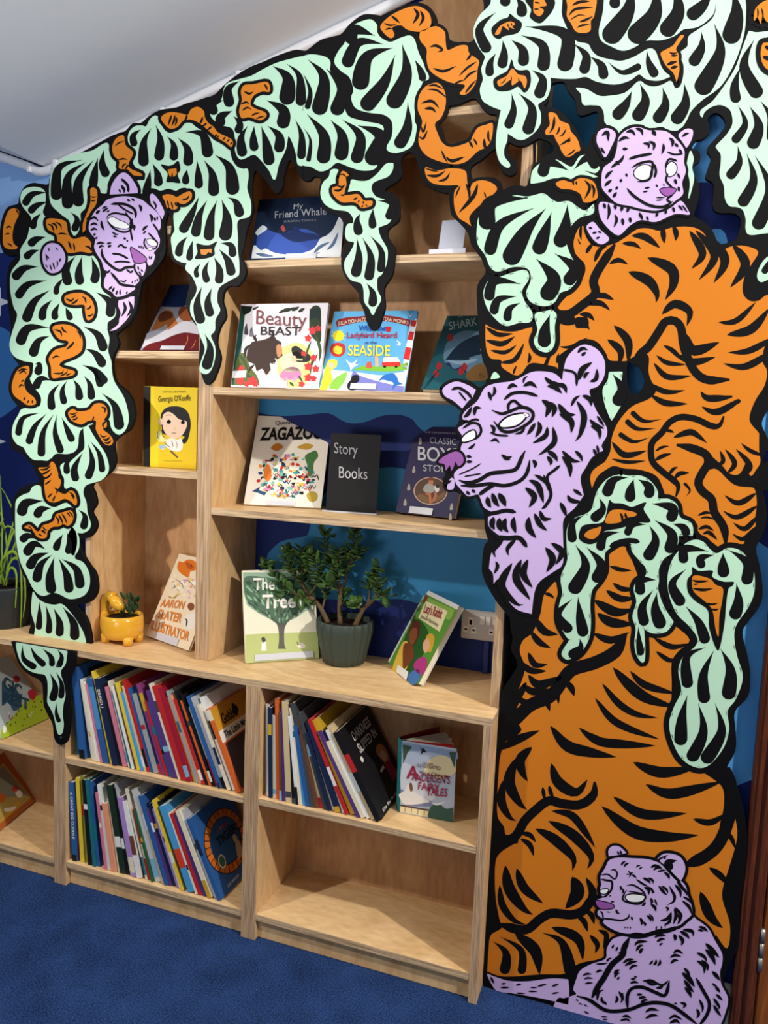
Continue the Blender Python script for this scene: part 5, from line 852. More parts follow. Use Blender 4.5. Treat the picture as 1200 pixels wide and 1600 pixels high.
a.end(); b.text('THE KINGFISHER BOOK', (917, 664), (1090, 672), (917, 656), 'a8a8b8', name='series_title'); b.text('CLASSIC', (943, 710), (1063, 720), (943, 682), 'b8b8c4'); b.text('BOYS', (888, 788), (1075, 800), (888, 725), 'd0d0d8', .01); b.text('STORIES', (912, 838), (1075, 848), (912, 808), 'c8c8d0'); stand(b, .24, .64, .021, 'clear stand lip under the purple-blue story book')
# aaron slater
b = FBook('picture_book', 'tall cream picture book with orange lettering and a fox, leaning beside the giraffe planter', ZW+.0008, (227.5, 995), (294, 1019), (280, 867), .010, 'f0dfc0', 'I', group=G_FACE)
a = b.art(); a.F('e07828', '500,1080 510,1045 530,1050 560,1035 600,1050 600,1090 570,1100 560,1130 520,1110'); a.F('b85828', '545,1050 575,1060 590,1080 560,1085', 1); a.D('575,1065 576,1067 577,1072 8', 2)
random.seed(8)
for i in range(34):
    x = random.uniform(455, 600); y = random.uniform(1120, 1240); x = max(x, 480-(y-1120)*.35)
    a.F(random.choice(['e8a0a0', 'f0d060', 'f6ead0', 'd8c0a0', 'e4b8cc', 'f8f4e8']), ' '.join('%.0f,%.0f' % (x+random.uniform(5, 12)*math.cos(k*1.26), y+random.uniform(5, 12)*math.sin(k*1.26)) for k in range(5)), 1+i*.03)
a.Lf('490,1140 520,1160 540,1200 3; 450,1230 480,1240 510,1220 3; 520,1150 560,1150 590,1180 3; 470,1190 490,1180 480,1165 3; 540,1350 552,1360 548,1395 7', 5, '3a3430'); a.F('8c5034', '555,1280 570,1265 590,1275 588,1300 565,1305', 4); a.F('eee8dc', '535,1345 580,1320 598,1330 590,1400 540,1400', 3); a.end()
b.text('AARON', (410, 1285), (533, 1298), (425, 1245), 'e08838', .02); b.text('SLATER', (395, 1345), (520, 1372), (408, 1300), 'e08838', .02); b.text('ILLUSTRATOR', (358, 1405), (560, 1470), (370, 1358), 'e08838', .02); stand(b, .2, .75, .024, 'clear stand lip under the tall cream fox book')
# the tree
b = FBook('picture_book', 'pale green picture book with a big tree drawing behind the jade plant', ZW+.0008, (384, 1037), (498.3, 1029), (378.3, 894), .014, 'e6e4cc', 'J', group=G_FACE)
a = b.art(); a.F('b9c47c', '113,500! 200,495 300,492 408,488! 413,597! 115,617!'); a.F('8fae96', '103,246! 395,246! 400,375! 350,410 300,440 230,440 180,420 120,380! 106,330!', 1); a.F('4c6c54', '108,270 160,262 240,270 330,260 392,290 398,360 360,390 320,420 280,455! 240,455! 190,420 150,395 115,350', 2)
a.F('5c5c54', '240,455! 282,455! 272,480 272,540 280,558! 246,558! 250,520 248,480', 3)
random.seed(3)
for i in range(150):
    x = random.uniform(110, 390); y = random.uniform(262, 430)
    if abs(x-255) > 150-(max(0, y-350))*1.1: continue
    a.Lf('%.0f,%.0f %.0f,%.0f %.0f,%.0f 6' % (x, y, x+(255-x)*.06, y+9, x+(255-x)*.16, y+20), 4+(i % 3), random.choice(['2c4434', '6c9470', '8cb490', '3c5c48']))
a.N('262,470 220,430 170,400 5; 262,470 300,425 350,390 5; 262,460 258,420 250,380 5', 5, '4a4a44'); a.F('4a4644', '178,515 190,510 196,525 185,532', 4); a.F('f0ece4', '180,532! 196,528! 200,565! 178,566!', 4); a.F('ece8d8', '325,540 345,535 358,545 350,555 330,552', 4); a.Lf('326,530 328,545 3; 322,528 330,540 340,538 3', 5, '3c3a38'); a.end()
b.text('The', (145, 318), (232, 316), (145, 270), 'f0efe4', .02); b.text('Tree', (182, 392), (318, 388), (182, 338), 'f0efe4', .03); stand(b, .12, .92, .020, 'clear stand lip under the pale green tree book')
# lucy's rabbit
b = FBook('picture_book', 'small green paperback with two children, tilted beside the wall socket', ZW+.0008, (606, 1038.5), (652, 1074.5), (666, 926), .020, 'dfe0da', 'J', group=G_FACE)
a = b.art(); a.F('5c9438', '697,618! 848,334! 978,400! 818,705!'); a.F('2c5c28', '740,570! 800,440 850,470 860,530 820,620 800,690! 720,640', 1); a.F('8cb44c', '850,345! 965,398! 940,440 870,380', 1); a.F('7c3c24', '835,370! 848,334! 860,345! 845,372!', 2); a.F('efe4b4', '848,362! 938,404! 905,488! 818,432!', 2)
a.F('5c3020', '785,470 800,445 825,450 822,500 800,545 785,520', 3); a.F('8c5030', '790,480 812,475 812,510 795,540 780,520', 4); a.F('e8c04c', '712,640 750,540 775,530 785,580 770,640 730,660', 3); a.F('7c4428', '760,540 790,540 800,590 760,640 755,600', 4); a.F('d8a83c', '850,510 870,495 885,515 870,570 855,560', 3); a.F('e8b48c', '840,530 858,515 865,545 850,575 838,560', 4); a.F('b83c84', '800,620 835,590 855,610 840,660 815,660', 3); a.F('4c7cb8', '780,660 820,640 825,680 800,705 778,690', 3); a.F('f4f0ea', '735,622! 778,652! 770,688! 728,650!', 5); a.end()
b.text("Lucy's Rabbit", (840, 410), (912, 436), (850, 372), 'a82c34', .01); b.text('Jennifer Northway', (828, 432), (898, 468), (834, 418), '3c3a30', name='author')
# left edge books
b = FBook('picture_book', 'green and blue forest picture book leaning on the left unit\'s middle shelf', .4392, (2, 1156), (79, 1121), (14, 1027), .008, 'b4c0c0', 'Z3', right=True)
a = b.art(); a.F('a8c030', '3,575! 60,510 120,440 190,410 232,515! 8,616!'); a.F('3c5c74', '8,420 10,340 30,380 60,370 100,420 90,470 60,480 40,440 12,460 8,440', 2); a.F('b02c34', '62,330 70,318 88,322 92,338 82,350 66,346', 3); a.F('b82c3c', '130,395 150,380 170,400 160,430 140,425', 3)
for i in range(26): x = random.uniform(20, 200); y = 600-x*.42-random.uniform(-5, 100); a.F(random.choice(['2c3c1c', 'e8e0c8', '8c3c2c']), '%.0f,%.0f %.0f,%.0f %.0f,%.0f' % (x, y, x+6, y-4, x+5, y+5), 3)
a.F('f0f0e8', '12,565 20,550 30,562 26,585 14,583', 4); a.end()
b.text('GIC', (14, 372), (100, 420), (14, 318), '2c4c64', .03); b.text('REST', (12, 440), (135, 478), (12, 390), '2c4c64', .03)
b = FBook('picture_book', 'orange-bordered picture book leaning on the bottom shelf at the left edge', .0838, (-16, 1313), (57, 1252), (6, 1177), .008, 'b8602c', 'Z3', right=True)
a = b.art(); a.F('b89c50', '-30,1035! 148,887! 15,725! -45,780! -40,900', 0); a.F('8c8c74', '-38,930 20,890 130,880! 15,740! -38,790!', 1); a.F('d8a02c', '-30,1025! 0,1000 60,930 100,900 60,960 -20,1015', 2); a.F('c8402c', '55,845 75,835 85,850 70,865', 3); a.F('f0e0c8', '70,860 95,855 105,880 85,890', 3); a.F('d86c2c', '-20,880 10,870 25,890 10,910 -20,905', 3); a.F('f4e8d0', '20,940 50,935 75,930 60,950 25,955', 3); a.end()
# ------------------------------------------------ fairy tales book standing open at the right
b = FBook('picture_book', 'pale blue fairy tale hardback with a teal spine, standing ajar with pages fanned', .4449+.0005, (625, 1270), (708.3, 1285), (628.3, 1158), .004, 'b8c4d4', 'Q', pages=False)
b.cover.name = 'front_cover'
a = b.art(); a.F('8ca0bc', '745,298! 1002,340! 1000,380 900,350 800,340 745,350'); a.F('ead9a8', '850,410 890,370 940,360 985,390 995,440 930,470 860,450', 1); a.F('d8dce4', '745,400 800,420 850,470 900,560 800,580 742,540', 1); a.F('8088b0', '740,520 780,540 850,560 900,590 860,600 760,590', 2); a.F('f0ece4', '728,545! 760,520 770,495 790,500 800,530 850,560 870,580 760,590', 3); a.F('e8ddb4', '736,595! 870,620! 868,650! 735,625!', 3); a.F('3c5c50', '865,640! 880,600 920,590 950,610 985,605! 985,675! 868,652!', 4); a.F('5c4438', '736,590! 870,614! 870,622! 736,598!', 4); a.N('760,600 758,628 3; 790,605 788,633 3; 820,610 818,638 3; 850,616 848,642 3', 5, '7c6a54')
a.F('26262c', '815,310! 835,335 830,360! 845,345! 858,345 845,325! 838,330', 3); a.F('7c5c38', '778,495 790,490 795,520 785,530', 5); a.F('445848', '748,310! 790,320 770,350 750,400!', 2); a.F('445848', '965,345! 998,345! 990,420! 975,380!', 2); a.Lf('880,580 910,590 950,575 8', 5, 'e8ecf4'); a.end()
b.text('USBORNE', (842, 398), (890, 406), (842, 389), '6c4454', name='publisher'); b.text('ILLUSTRATED', (815, 412), (926, 428), (815, 396), '3c3444'); b.text('Hans Christian', (828, 444), (968, 466), (828, 428), '6c3444'); b.text('ANDERSEN\'S', (790, 476), (968, 492), (792, 440), '8c2c48', .015); b.text('A', (765, 465), (825, 472), (768, 405), 'a82c4c', .02); b.text('FAIRY', (820, 518), (918, 532), (822, 482), 'a82c4c', .015); b.text('TALES', (858, 545), (955, 552), (862, 508), 'a82c4c', .015)
# spine, back cover, fanned pages
org = b.org; A0 = b.A; e, v = b.e, b.v; eh = Vector((e.x, e.y, 0)).normalized(); back = -Vector((b.n.x, b.n.y, 0)).normalized()
sp0 = A0; spv = (on(613.5, 1264, 2, .4454)-A0); spv.z = 0; spn = spv.normalized()*.018+back*.010
bm = bmesh.new()
def slab(bm, p, d1, d2, th, d3):
    vs = [bm.verts.new(q-org) for q in (p, p+d1, p+d1+d2, p+d2, p+d3*th, p+d1+d3*th, p+d1+d2+d3*th, p+d2+d3*th)]
    for f in ((0,1,2,3),(7,6,5,4),(0,4,5,1),(1,5,6,2),(2,6,7,3),(3,7,4,0)): bm.faces.new([vs[i] for i in f])
H_ = v*b.H
bk = (A0+Vector((spn.x, spn.y, 0)))
slab(bm, A0-eh*.0005+back*.0005, Vector((spn.x, spn.y, 0)), H_, .003, back); bm_obj('spine', bm, hexmat('2e8484'), b.root)['label'] = 'teal book spine'
fd = (eh*.62+back*.78).normalized()
bm = bmesh.new(); slab(bm, bk+back*.004, fd*b.W*.98, H_, .003, -eh*.3+back*.8); bm_obj('back_cover', bm, hexmat('7c2c28'), b.root)
mid = A0+Vector((spn.x, spn.y, 0))*.5+back*.004
for i in range(9):
    f = (i+.6)/10; d = (eh*(1-.30*f)+back*(.12+.68*f)).normalized()
    bm = bmesh.new(); slab(bm, mid+d*.004+v*.006, d*(b.W*(.93+.015*math.sin(i*2))), v*(b.H-.011), .0022, -eh*.4+back*.9)
    bm_obj('page_bundle', bm, hexmat('c02c2c') if i == 0 else PAPER, b.root)
# ------------------------------------------------ packed rows
def cname(c):
    return c
COLN = {'blue': '2c5c9c', 'teal': '1f6f7c', 'cream': 'e4dcc4', 'white': 'e6e6e4', 'navy': '1c2848', 'yellow': 'e4c83c', 'black': '17171b', 'pink': 'd07a92', 'red': 'b8282c', 'dark red': '7c1c24', 'orange': 'd8682c', 'purple': '54387c', 'plum': '8c3c74', 'grey': '9aa0a4', 'pale grey': 'c4c8c8', 'green': '2c5c3c', 'dark green': '1c3426', 'pale blue': '7fb2d2', 'lilac': 'a886c8', 'peach': 'e49c78', 'mustard': 'c8a02c', 'brown': '6c4430', 'silver grey': 'b4b6bc', 'olive': '8c8c3c', 'sky blue': '4c9cd4', 'buff': 'd2bc90', 'crimson': '9c1c34', 'dark grey': '44484c'}
ORD = ['first', 'second', 'third', 'fourth', 'fifth', 'sixth', 'seventh', 'eighth', 'ninth', 'tenth', 'eleventh', 'twelfth', 'thirteenth', 'fourteenth', 'fifteenth', 'sixteenth', 'seventeenth', 'eighteenth', 'nineteenth', 'twentieth',
       'twenty-first', 'twenty-second', 'twenty-third', 'twenty-fourth', 'twenty-fifth', 'twenty-sixth', 'twenty-seventh', 'twenty-eighth', 'twenty-ninth', 'thirtieth', 'thirty-first', 'thirty-second', 'thirty-third', 'thirty-fourth', 'thirty-fifth', 'thirty-sixth', 'thirty-seventh', 'thirty-eighth', 'thirty-ninth', 'fortieth', 'forty-first', 'forty-second', 'forty-third']
def rowbook(x, y, z, phi, t, h, w_, col, label, group, title=None, tcol='e8e8e8', accent=None):
    r = empty('picture_book', (x, y, z+t*math.sin(phi)+.0006), label, 'book', group); r.rotation_euler = (0, -phi, 0)
    m = hexmat(COLN.get(col, col)); ct = min(.0012, t*.2)
    bm = bmesh.new(); bx(bm, -t, -t+ct, 0, w_, 0, h); bx(bm, -ct, 0, 0, w_, 0, h); bx(bm, -t+ct, -ct, 0, ct, 0, h)
    bm_obj('cover', bm, m, r)
    bm = bmesh.new(); bx(bm, -t+ct*1.02, -ct*1.02, ct*1.1, w_-.003, .002, h-.002); bm_obj('pages', bm, PAPER, r)
    if accent:
        ac, a0, a1 = accent
        bm = bmesh.new(); bx(bm, -t*.97, -t*.03, -.0003, -.00005, h*a0, h*a1); bm_obj('spine_band', bm, hexmat(COLN.get(ac, ac)), r)
    if title:
        me = textmesh(title, .01); xs = [q.co.x for q in me.vertices]; x0, x1 = min(xs), max(xs); kh = min(h*.6/(x1-x0), t*.5/.7); k = min(h*.6/(x1-x0), kh*1.5)
        for q in me.vertices: a, b_, _ = q.co; q.co = (-t*.5-kh*.35+b_*kh, -.0005, h*.88-(a-x0)*k)
        me.materials.clear(); me.materials.append(hexmat(tcol)); me.name = 'title'
        o = bpy.data.objects.new('title', me); COL.objects.link(o); o.parent = r
    return r
def row(xs, z, tilt, books, rowname, group, ymin=.012, zmax=.33):
    """books packed from xs[0] to xs[1] at their feet; tilt maps x to the lean"""
    tot = sum(b[1]+.0012 for b in books)
    def lean(x):
        for (xa, a), (xb, b) in zip(tilt, tilt[1:]):
            if x <= xb: return math.radians(a+(b-a)*max(0, (x-xa))/(xb-xa))
        return math.radians(tilt[-1][1])
    x = xs[0]; span = 0
    for b in books: span += (b[1]+.0012)/1000
    k = 1.0
    # feet spacing along the shelf; find the thickness scale that fills the span
    for it in range(30):
        x = xs[0]
        for b in books: x += (b[1]*k/1000+.0009)/math.cos(lean(x))
        k *= (xs[1]-xs[0])/(x-xs[0]) if x > xs[0] else 1
    x = xs[0]; out = []; random.seed(len(books))
    n = len(books)
    for i, b in enumerate(books):
        col, t, h = b[0], b[1]*k/1000, b[2]/1000
        opt = b[3] if len(b) > 3 else {}
        ph = lean(x); x += (t+.0009)/math.cos(ph)
        w_ = opt.get('w', min(.245, h*random.uniform(.78, .92))); 
        adj = 'thin' if b[1] < 8 else ('thick' if b[1] > 13 else 'slim')
        lab = opt.get('label') or '%s %s book, %s from the left in the %s' % (adj, col, ORD[i], rowname)
        if 'ac' not in opt and 'title' not in opt and random.random() < .55:
            a0 = random.choice([0, .05, .3, .55, .7]); opt = dict(opt, ac=(random.choice(['white', 'cream', 'black', 'navy', 'red', 'mustard', 'teal', 'pale blue', 'dark grey']), a0, a0+random.choice([.06, .12, .2])))
        # y keeps the fronts a little uneven
        y = ymin+opt.get('y', random.uniform(0, .012))
        # pivot: the left foot of the book stands at x - t/cos
        xr = x-(0 if ph < .0001 else 0)
        out.append(rowbook(xr, y, z, ph, t, min(h, (zmax-.004-t*math.sin(ph))/math.cos(ph)), w_, col, lab, group, opt.get('title'), opt.get('tc', 'e8e8e8'), opt.get('ac')))
    return out
X1 = lambda px, py, z: on(90+px/3.871, 1020+py/3.871, 2, z).x
xa = XL1+.012
row1 = [('teal', 16, 300, dict(title='IT\'S UP TO YOU', ac=('4c8cb4', .3, .62), y=.02)), ('blue', 13, 298, dict(y=.0, ac=('black', .0, .10))), ('black', 9, 285, dict(y=.05)), ('cream', 5, 262), ('white', 5, 265), ('cream', 5, 258), ('white', 5, 262), ('pink', 5, 255), ('blue', 12, 275, dict(ac=('4c8cc4', .4, .9))), ('yellow', 8, 300), ('navy', 11, 280, dict(title='BEEGU', tc='e8e4d8')), ('black', 7, 262), ('pink', 9, 258), ('cream', 5, 278), ('teal', 5, 250), ('white', 5, 270), ('brown', 5, 262), ('yellow', 6, 282), ('sky blue', 5, 255), ('buff', 5, 275), ('red', 6, 295), ('blue', 7, 270), ('grey', 9, 255), ('navy', 6, 262), ('plum', 9, 292), ('red', 5, 240), ('blue', 5, 240), ('purple', 13, 280), ('cream', 5, 306), ('red', 11, 300), ('crimson', 9, 298), ('orange', 5, 268), ('grey', 6, 292), ('peach', 5, 282), ('red', 6, 272), ('black', 5, 298), ('orange', 5, 270), ('black', 5, 290), ('grey', 7, 252, dict(ac=('crimson', 0, .35))), ('blue', 5, 290), ('silver grey', 10, 288), ('cream', 6, 270), ('white', 9, 292), ('orange', 9, 262, dict(y=0, w=.20, ac=('e8dcc0', .86, .99), label='orange-spined book with a yellow titled cover ending the upper row'))]
R1_ = row((xa+.004, X1(1118, 845, .4393)), .4393, [(-.19, 4), (-.09, 13), (.03, 17), (.15, 20), (.3, 23), (.45, 25)], row1, 'upper row of the middle unit', 'books packed in the upper row of the middle unit', zmax=.336)
row2 = [('blue', 12, 268, dict(title='A GREAT BIG CUDDLE', ac=('black', 0, .08))), ('dark red', 6, 262), ('yellow', 9, 285), ('olive', 11, 290), ('black', 12, 285, dict(ac=('white', .66, .72))), ('teal', 7, 290), ('blue', 8, 285), ('black', 13, 260, dict(y=.04)), ('pink', 6, 255), ('white', 9, 282), ('peach', 12, 225, dict(y=0)), ('cream', 7, 240), ('dark green', 14, 290), ('black', 8, 285), ('silver grey', 5, 300), ('lilac', 11, 258), ('white', 12, 250, dict(ac=('brown', .3, .55))), ('black', 6, 270), ('cream', 5, 295), ('red', 9, 232), ('green', 5, 236), ('pale grey', 15, 300), ('buff', 7, 250), ('blue', 9, 290), ('purple', 6, 250), ('navy', 8, 268), ('lilac', 6, 255), ('white', 6, 275), ('yellow', 6, 292), ('black', 6, 285), ('sky blue', 16, 278, dict(ac=('d8402c', .28, .5))), ('cream', 6, 262), ('red', 8, 262), ('purple', 10, 262), ('cream', 10, 280), ('silver grey', 9, 285, dict(w=.23)), ('blue', 9, 262, dict(y=0, w=.225, label='blue book with an orange and black ring on its cover, ending the bottom row'))]
R2_ = row((xa+.002, X1(1025, 1470, .0834)), .0834, [(-.19, 3), (-.13, 5), (-.03, 10), (.05, 13), (.15, 20), (.27, 24), (.38, 27)], row2, 'bottom row of the middle unit', 'books packed in the bottom row of the middle unit', zmax=.334)
X3 = lambda px, py, z: on(380+px/3, 1060+py/3, 2, z).x
row3 = [('white', 7, 278), ('navy', 8, 272), ('cream', 7, 250), ('orange', 9, 302), ('brown', 5, 262), ('purple', 7, 280), ('buff', 12, 300), ('black', 8, 262), ('white', 6, 262), ('cream', 6, 285), ('sky blue', 6, 240), ('blue', 8, 238), ('dark grey', 9, 305), ('brown', 8, 270), ('buff', 7, 255), ('dark grey', 8, 285), ('navy', 7, 230), ('cream', 5, 232), ('navy', 12, 268), ('white', 6, 250), ('red', 7, 285), ('mustard', 13, 286), ('purple', 6, 262), ('cream', 9, 232), ('white', 7, 270), ('buff', 7, 285, dict(w=.20)), ('black', 12, 270, dict(y=0, w=.235, label='black book with white lettering and a small figure, ending its row'))]
R3_ = row((XM1+.012, X3(645, 683, .4449)), .4449, [(.48, 1), (.56, 3), (.62, 9), (.66, 16), (.72, 22), (.78, 29), (.85, 31)], row3, 'row of the right unit', 'books packed in the right unit', zmax=.330)
# visible covers of the last book of each row, drawn in the book's own frame (w = depth, h = height)
def side_art(r, name, polys, texts=()):
    cov = [c for c in r.children if c.name.startswith('cover')][0]
    h = max(v.co.z for v in cov.data.vertices); wd = max(v.co.y for v in cov.data.vertices)
    vs, fs, mi, ml = [], [], [], []
    for L, (c, pts) in enumerate(polys):
        b0 = len(vs); P2 = smooth_loop([(p[0], p[1], len(p) > 2) for p in pts], 4)
        vs += [(.0003+L*.00008, p[0]*wd, p[1]*h) for p in P2]
        if c not in ml: ml.append(c)
        for t in tessellate_polygon([[Vector((p[0], p[1], 0)) for p in P2]]):
            a, b_, c_ = [P2[i] for i in t]; cr_ = (b_[0]-a[0])*(c_[1]-a[1])-(b_[1]-a[1])*(c_[0]-a[0])
            fs.append([b0+i for i in (t if cr_ > 0 else t[::-1])]); mi.append(ml.index(c))
    mesh_obj(name, vs, fs, [hexmat(c) for c in ml], r, mi)
    for body, y0, y1, z0, hh, col in texts:
        me = textmesh(body, .02); xs = [q.co.x for q in me.vertices]; x0, x1 = min(xs), max(xs)
        for q in me.vertices: a, b_, _ = q.co; q.co = (.0022, (y0+(y1-y0)*(a-x0)/(x1-x0))*wd, (z0+b_/.7*hh)*h)
        me.materials.clear(); me.materials.append(hexmat(col)); me.name = 'title'
        o = bpy.data.objects.new('title', me); COL.objects.link(o); o.parent = r
ring = lambda cx, cy, r, k=16, s=1: [(cx+r*math.cos(2*math.pi*i/k), cy+r*s*math.sin(2*math.pi*i/k)) for i in range(k)]
side_art(R3_[-1], 'cover_art', [('ece6d8', ring(.22, .60, .035, 12, .9)), ('c88c4c', [(.62, .52), (.72, .58), (.85, .55), (.9, .45), (.85, .35), (.7, .38)]), ('e8c4a0', [(.68, .48), (.8, .5), (.84, .42), (.74, .38)]), ('a82c54', [(.66, .38, 1), (.86, .36, 1), (.92, .16, 1), (.68, .16, 1)]), ('e8dcc8', [(.5, .36, 1), (.64, .38, 1), (.64, .34, 1), (.5, .33, 1)])],
  [('DARKNESS', .24, .82, .80, .10, 'd8d4cc'), ('SLIPPED IN', .24, .84, .66, .10, 'd8d4cc'), ('Ella Burfoot', .12, .6, .04, .03, 'c8c4bc')])
seg = []
for i in range(26):
    a0 = 2*math.pi*i/26; a1 = 2*math.pi*(i+.86)/26
    seg.append(('d8762c' if i % 2 else 'c86a28', [(.52+.47*math.cos(a0), .5+.36*math.sin(a0), 1), (.52+.47*math.cos(a1), .5+.36*math.sin(a1), 1), (.52+.36*math.cos(a1), .5+.27*math.sin(a1), 1), (.52+.36*math.cos(a0), .5+.27*math.sin(a0), 1)]))
side_art(R2_[-1], 'cover_art', [('17181c', ring(.52, .5, .48, 20, .77)), ('2c5c8c', ring(.52, .5, .35, 20, .74))]+seg+[('c8a888', [(.6, .2, 1), (.66, .36), (.72, .42), (.78, .36), (.76, .22, 1)]), ('c8a888', ring(.71, .44, .05)), ('d8d4b8', ring(.28, .34, .08)), ('3c6c4c', ring(.28, .34, .06))],
  [('TIGER', .32, .84, .50, .10, '141418'), ('LITTLE', .40, .68, .64, .04, 'b03c34'), ('ALEX MORGAN', .2, .5, .05, .03, 'c8ccd0')])
side_art(R1_[-1], 'cover_art', [('d8982c', [(.0, .99, 1), (.99, .99, 1), (.99, .72, 1), (.0, .72, 1)]), ('ece6d8', [(.0, .72, 1), (.99, .72, 1), (.99, .58, 1), (.0, .58, 1)]), ('3c3038', [(.05, .56, 1), (.99, .56, 1), (.99, .02, 1), (.05, .02, 1)]), ('1c1a1c', [(.5, .8), (.55, .92), (.66, .84), (.62, .78)]), ('8c5c3c', [(.4, .3), (.5, .45), (.65, .4), (.6, .2)])],
  [('Gobble', .16, .6, .76, .12, '2c241c'), ('The Little Monster', .1, .96, .61, .08, '2c2828')])
# ============================================================ plants, planter, empty stand
def lathe(bm, prof, n=40, cx=0, cy=0, flute=0, nf=0):
    rings = []
    for r, z in prof:
        rings.append([bm.verts.new((cx+(r*(1+flute*abs(math.cos(nf*t/2))))*math.cos(t), cy+(r*(1+flute*abs(math.cos(nf*t/2))))*math.sin(t), z)) for t in [2*math.pi*i/n for i in range(n)]])
    for a, b in zip(rings, rings[1:]):
        for i in range(n): bm.faces.new((a[i], a[(i+1) % n], b[(i+1) % n], b[i]))
    bm.faces.new(rings[0][::-1]); bm.faces.new(rings[-1])
def ellip(bm, c, ax, r, n=10, m=7, bend=0):
    """ellipsoid with axes ax (3 vectors) and radii r"""
    c = Vector(c); rings = []
    for j in range(1, m):
        th = math.pi*j/m; rings.append([bm.verts.new(c+ax[0]*(r[0]*math.sin(th)*math.cos(p))+ax[1]*(r[1]*math.sin(th)*math.sin(p))+ax[2]*(r[2]*math.cos(th))) for p in [2*math.pi*i/n for i in range(n)]])
    a = bm.verts.new(c+ax[2]*r[2]); b = bm.verts.new(c-ax[2]*r[2])
    for i in range(n): bm.faces.new((a, rings[0][i], rings[0][(i+1) % n])); bm.faces.new((b, rings[-1][(i+1) % n], rings[-1][i]))
    for q, s_ in zip(rings, rings[1:]):
        for i in range(n): bm.faces.new((q[i], s_[i], s_[(i+1) % n], q[(i+1) % n]))
I3 = (Vector((1, 0, 0)), Vector((0, 1, 0)), Vector((0, 0, 1)))
SOIL = mat('dark_soil', (44, 32, 24), .95, .1, .5, 120)
LEAFM = mat('jade_leaf', (84, 120, 56), .25, .5, .5, 30); STEMM = mat('jade_stem', (116, 96, 68), .8, .2, .4, 60)
POTG = mat('grey_green_pot', (54, 66, 60), .5, .4); POTD = mat('dark_plant_pot', (44, 50, 52), .5, .4); YEL = mat('yellow_ceramic', (226, 168, 44), .15, .6)
SPID = mat('spider_leaf', (150, 184, 60), .4, .4, .35, 25)
# jade plant
VW['J'] = (340, 800, 2.6087)
pb = on(537, 1034, 2, ZW); PY = pb.y
k = 2.6087
def J(x, y, dy=0): return on(340+x/k, 800+y/k, 1, PY+dy)
rim = (J(620, 432)-J(410, 432)).length/2
htop = J(512, 436).z-ZW
jade = empty('potted_jade_plant', (pb.x, pb.y, ZW+.0006), 'bushy green jade plant in a fluted grey-green pot on the worktop', 'potted plant')
bm = bmesh.new(); r0 = rim*.72
lathe(bm, [(r0*.9, 0), (r0, .004), (r0*1.08, htop*.2), (rim*.97, htop*.75), (rim*.98, htop*.97), (rim*.95, htop), (rim*.88, htop), (rim*.86, htop*.86)], 96, flute=.07, nf=20)
bm_obj('pot', bm, POTG, jade, True)
bm = bmesh.new(); lathe(bm, [(rim*.84, htop*.86+.0005), (rim*.84, htop*.88)], 30); bm_obj('soil', bm, SOIL, jade)
SH = [([(500, 437), (497, 380), (503, 320), (525, 260), (530, 210), (520, 170)], 0), ([(503, 325), (480, 290), (460, 240), (450, 190), (435, 110), (440, 90)], -.01), ([(525, 260), (545, 200), (555, 150), (550, 100), (555, 85)], .0), ([(530, 220), (560, 190), (575, 160)], -.02), ([(497, 380), (515, 370), (520, 330)], .02),
      ([(450, 432), (425, 400), (400, 365), (375, 340), (350, 300), (345, 240), (345, 190), (350, 150)], .0), ([(400, 365), (370, 350), (310, 330), (270, 300), (230, 270), (200, 240), (200, 215)], -.02), ([(350, 300), (320, 270), (300, 230), (285, 190), (285, 155)], -.025), ([(375, 340), (400, 300), (410, 260), (400, 200), (375, 170)], -.03), ([(345, 260), (370, 230), (385, 190)], .01),
      ([(560, 435), (590, 400), (610, 380), (640, 355), (665, 330), (690, 345)], .0), ([(610, 380), (620, 330), (615, 290), (630, 250), (650, 228)], .01), ([(590, 400), (570, 385), (565, 370)], -.01), ([(640, 355), (650, 320), (655, 280)], -.01), ([(270, 300), (250, 320), (235, 330)], -.03), ([(460, 240), (480, 220), (490, 190), (490, 150)], -.03), ([(310, 330), (330, 345), (350, 350)], -.04), ([(503, 320), (470, 310), (450, 290)], -.03), ([(425, 400), (440, 340), (440, 290)], .02), ([(500, 320), (490, 270), (505, 230)], -.03)]
bm = bmesh.new(); bl_ = bmesh.new(); random.seed(11)
O = jade.location
for pts, dy in SH:
    n = len(pts); P = [J(x, y, dy*min(1, i/2)) - O for i, (x, y) in enumerate(pts)]
    thick = .0085 if pts[0][1] > 425 else .004
    if pts[0][1] > 425: P[0].z = htop*.86
    Ps = []
    for i in range(n-1):
        for q in range(4):
            a, b, c, d = P[max(i-1, 0)], P[i], P[i+1], P[min(i+2, n-1)]; t = q/4
            Ps.append(.5*(2*b+(c-a)*t+(2*a-5*b+4*c-d)*t*t+(3*b-a-3*c+d)*t**3))
    Ps.append(P[-1]); tube(bm, Ps, thick, 8, [thick*(1-.72*i/len(Ps)) for i in range(len(Ps))])
    start = len(Ps)//3 if thick < .005 else int(len(Ps)*.62)
    for i in range(start, len(Ps)):
        d = (Ps[min(i+1, len(Ps)-1)]-Ps[i-1]).normalized(); a0 = random.random()*6.28
        for s_ in (0, 1):
            a = a0+s_*3.1+i*1.57; o1 = d.orthogonal().normalized(); o2 = d.cross(o1); out = (o1*math.cos(a)+o2*math.sin(a)+d*random.uniform(.2, .9)+Vector((0, -.15, .1))).normalized()
            L = random.uniform(.013, .021); w2 = L*.60; sd = out.cross(Vector((random.uniform(-.5, .5), random.uniform(-.5, .5), 1))).normalized(); nn = out.cross(sd)
            ellip(bl_, Ps[i]+out*(L*1.05), (sd, nn, out), (w2, .0022, L), 8, 6)
bm_obj('stems', bm, STEMM, jade, True); bm_obj('foliage', bl_, LEAFM, jade, True)
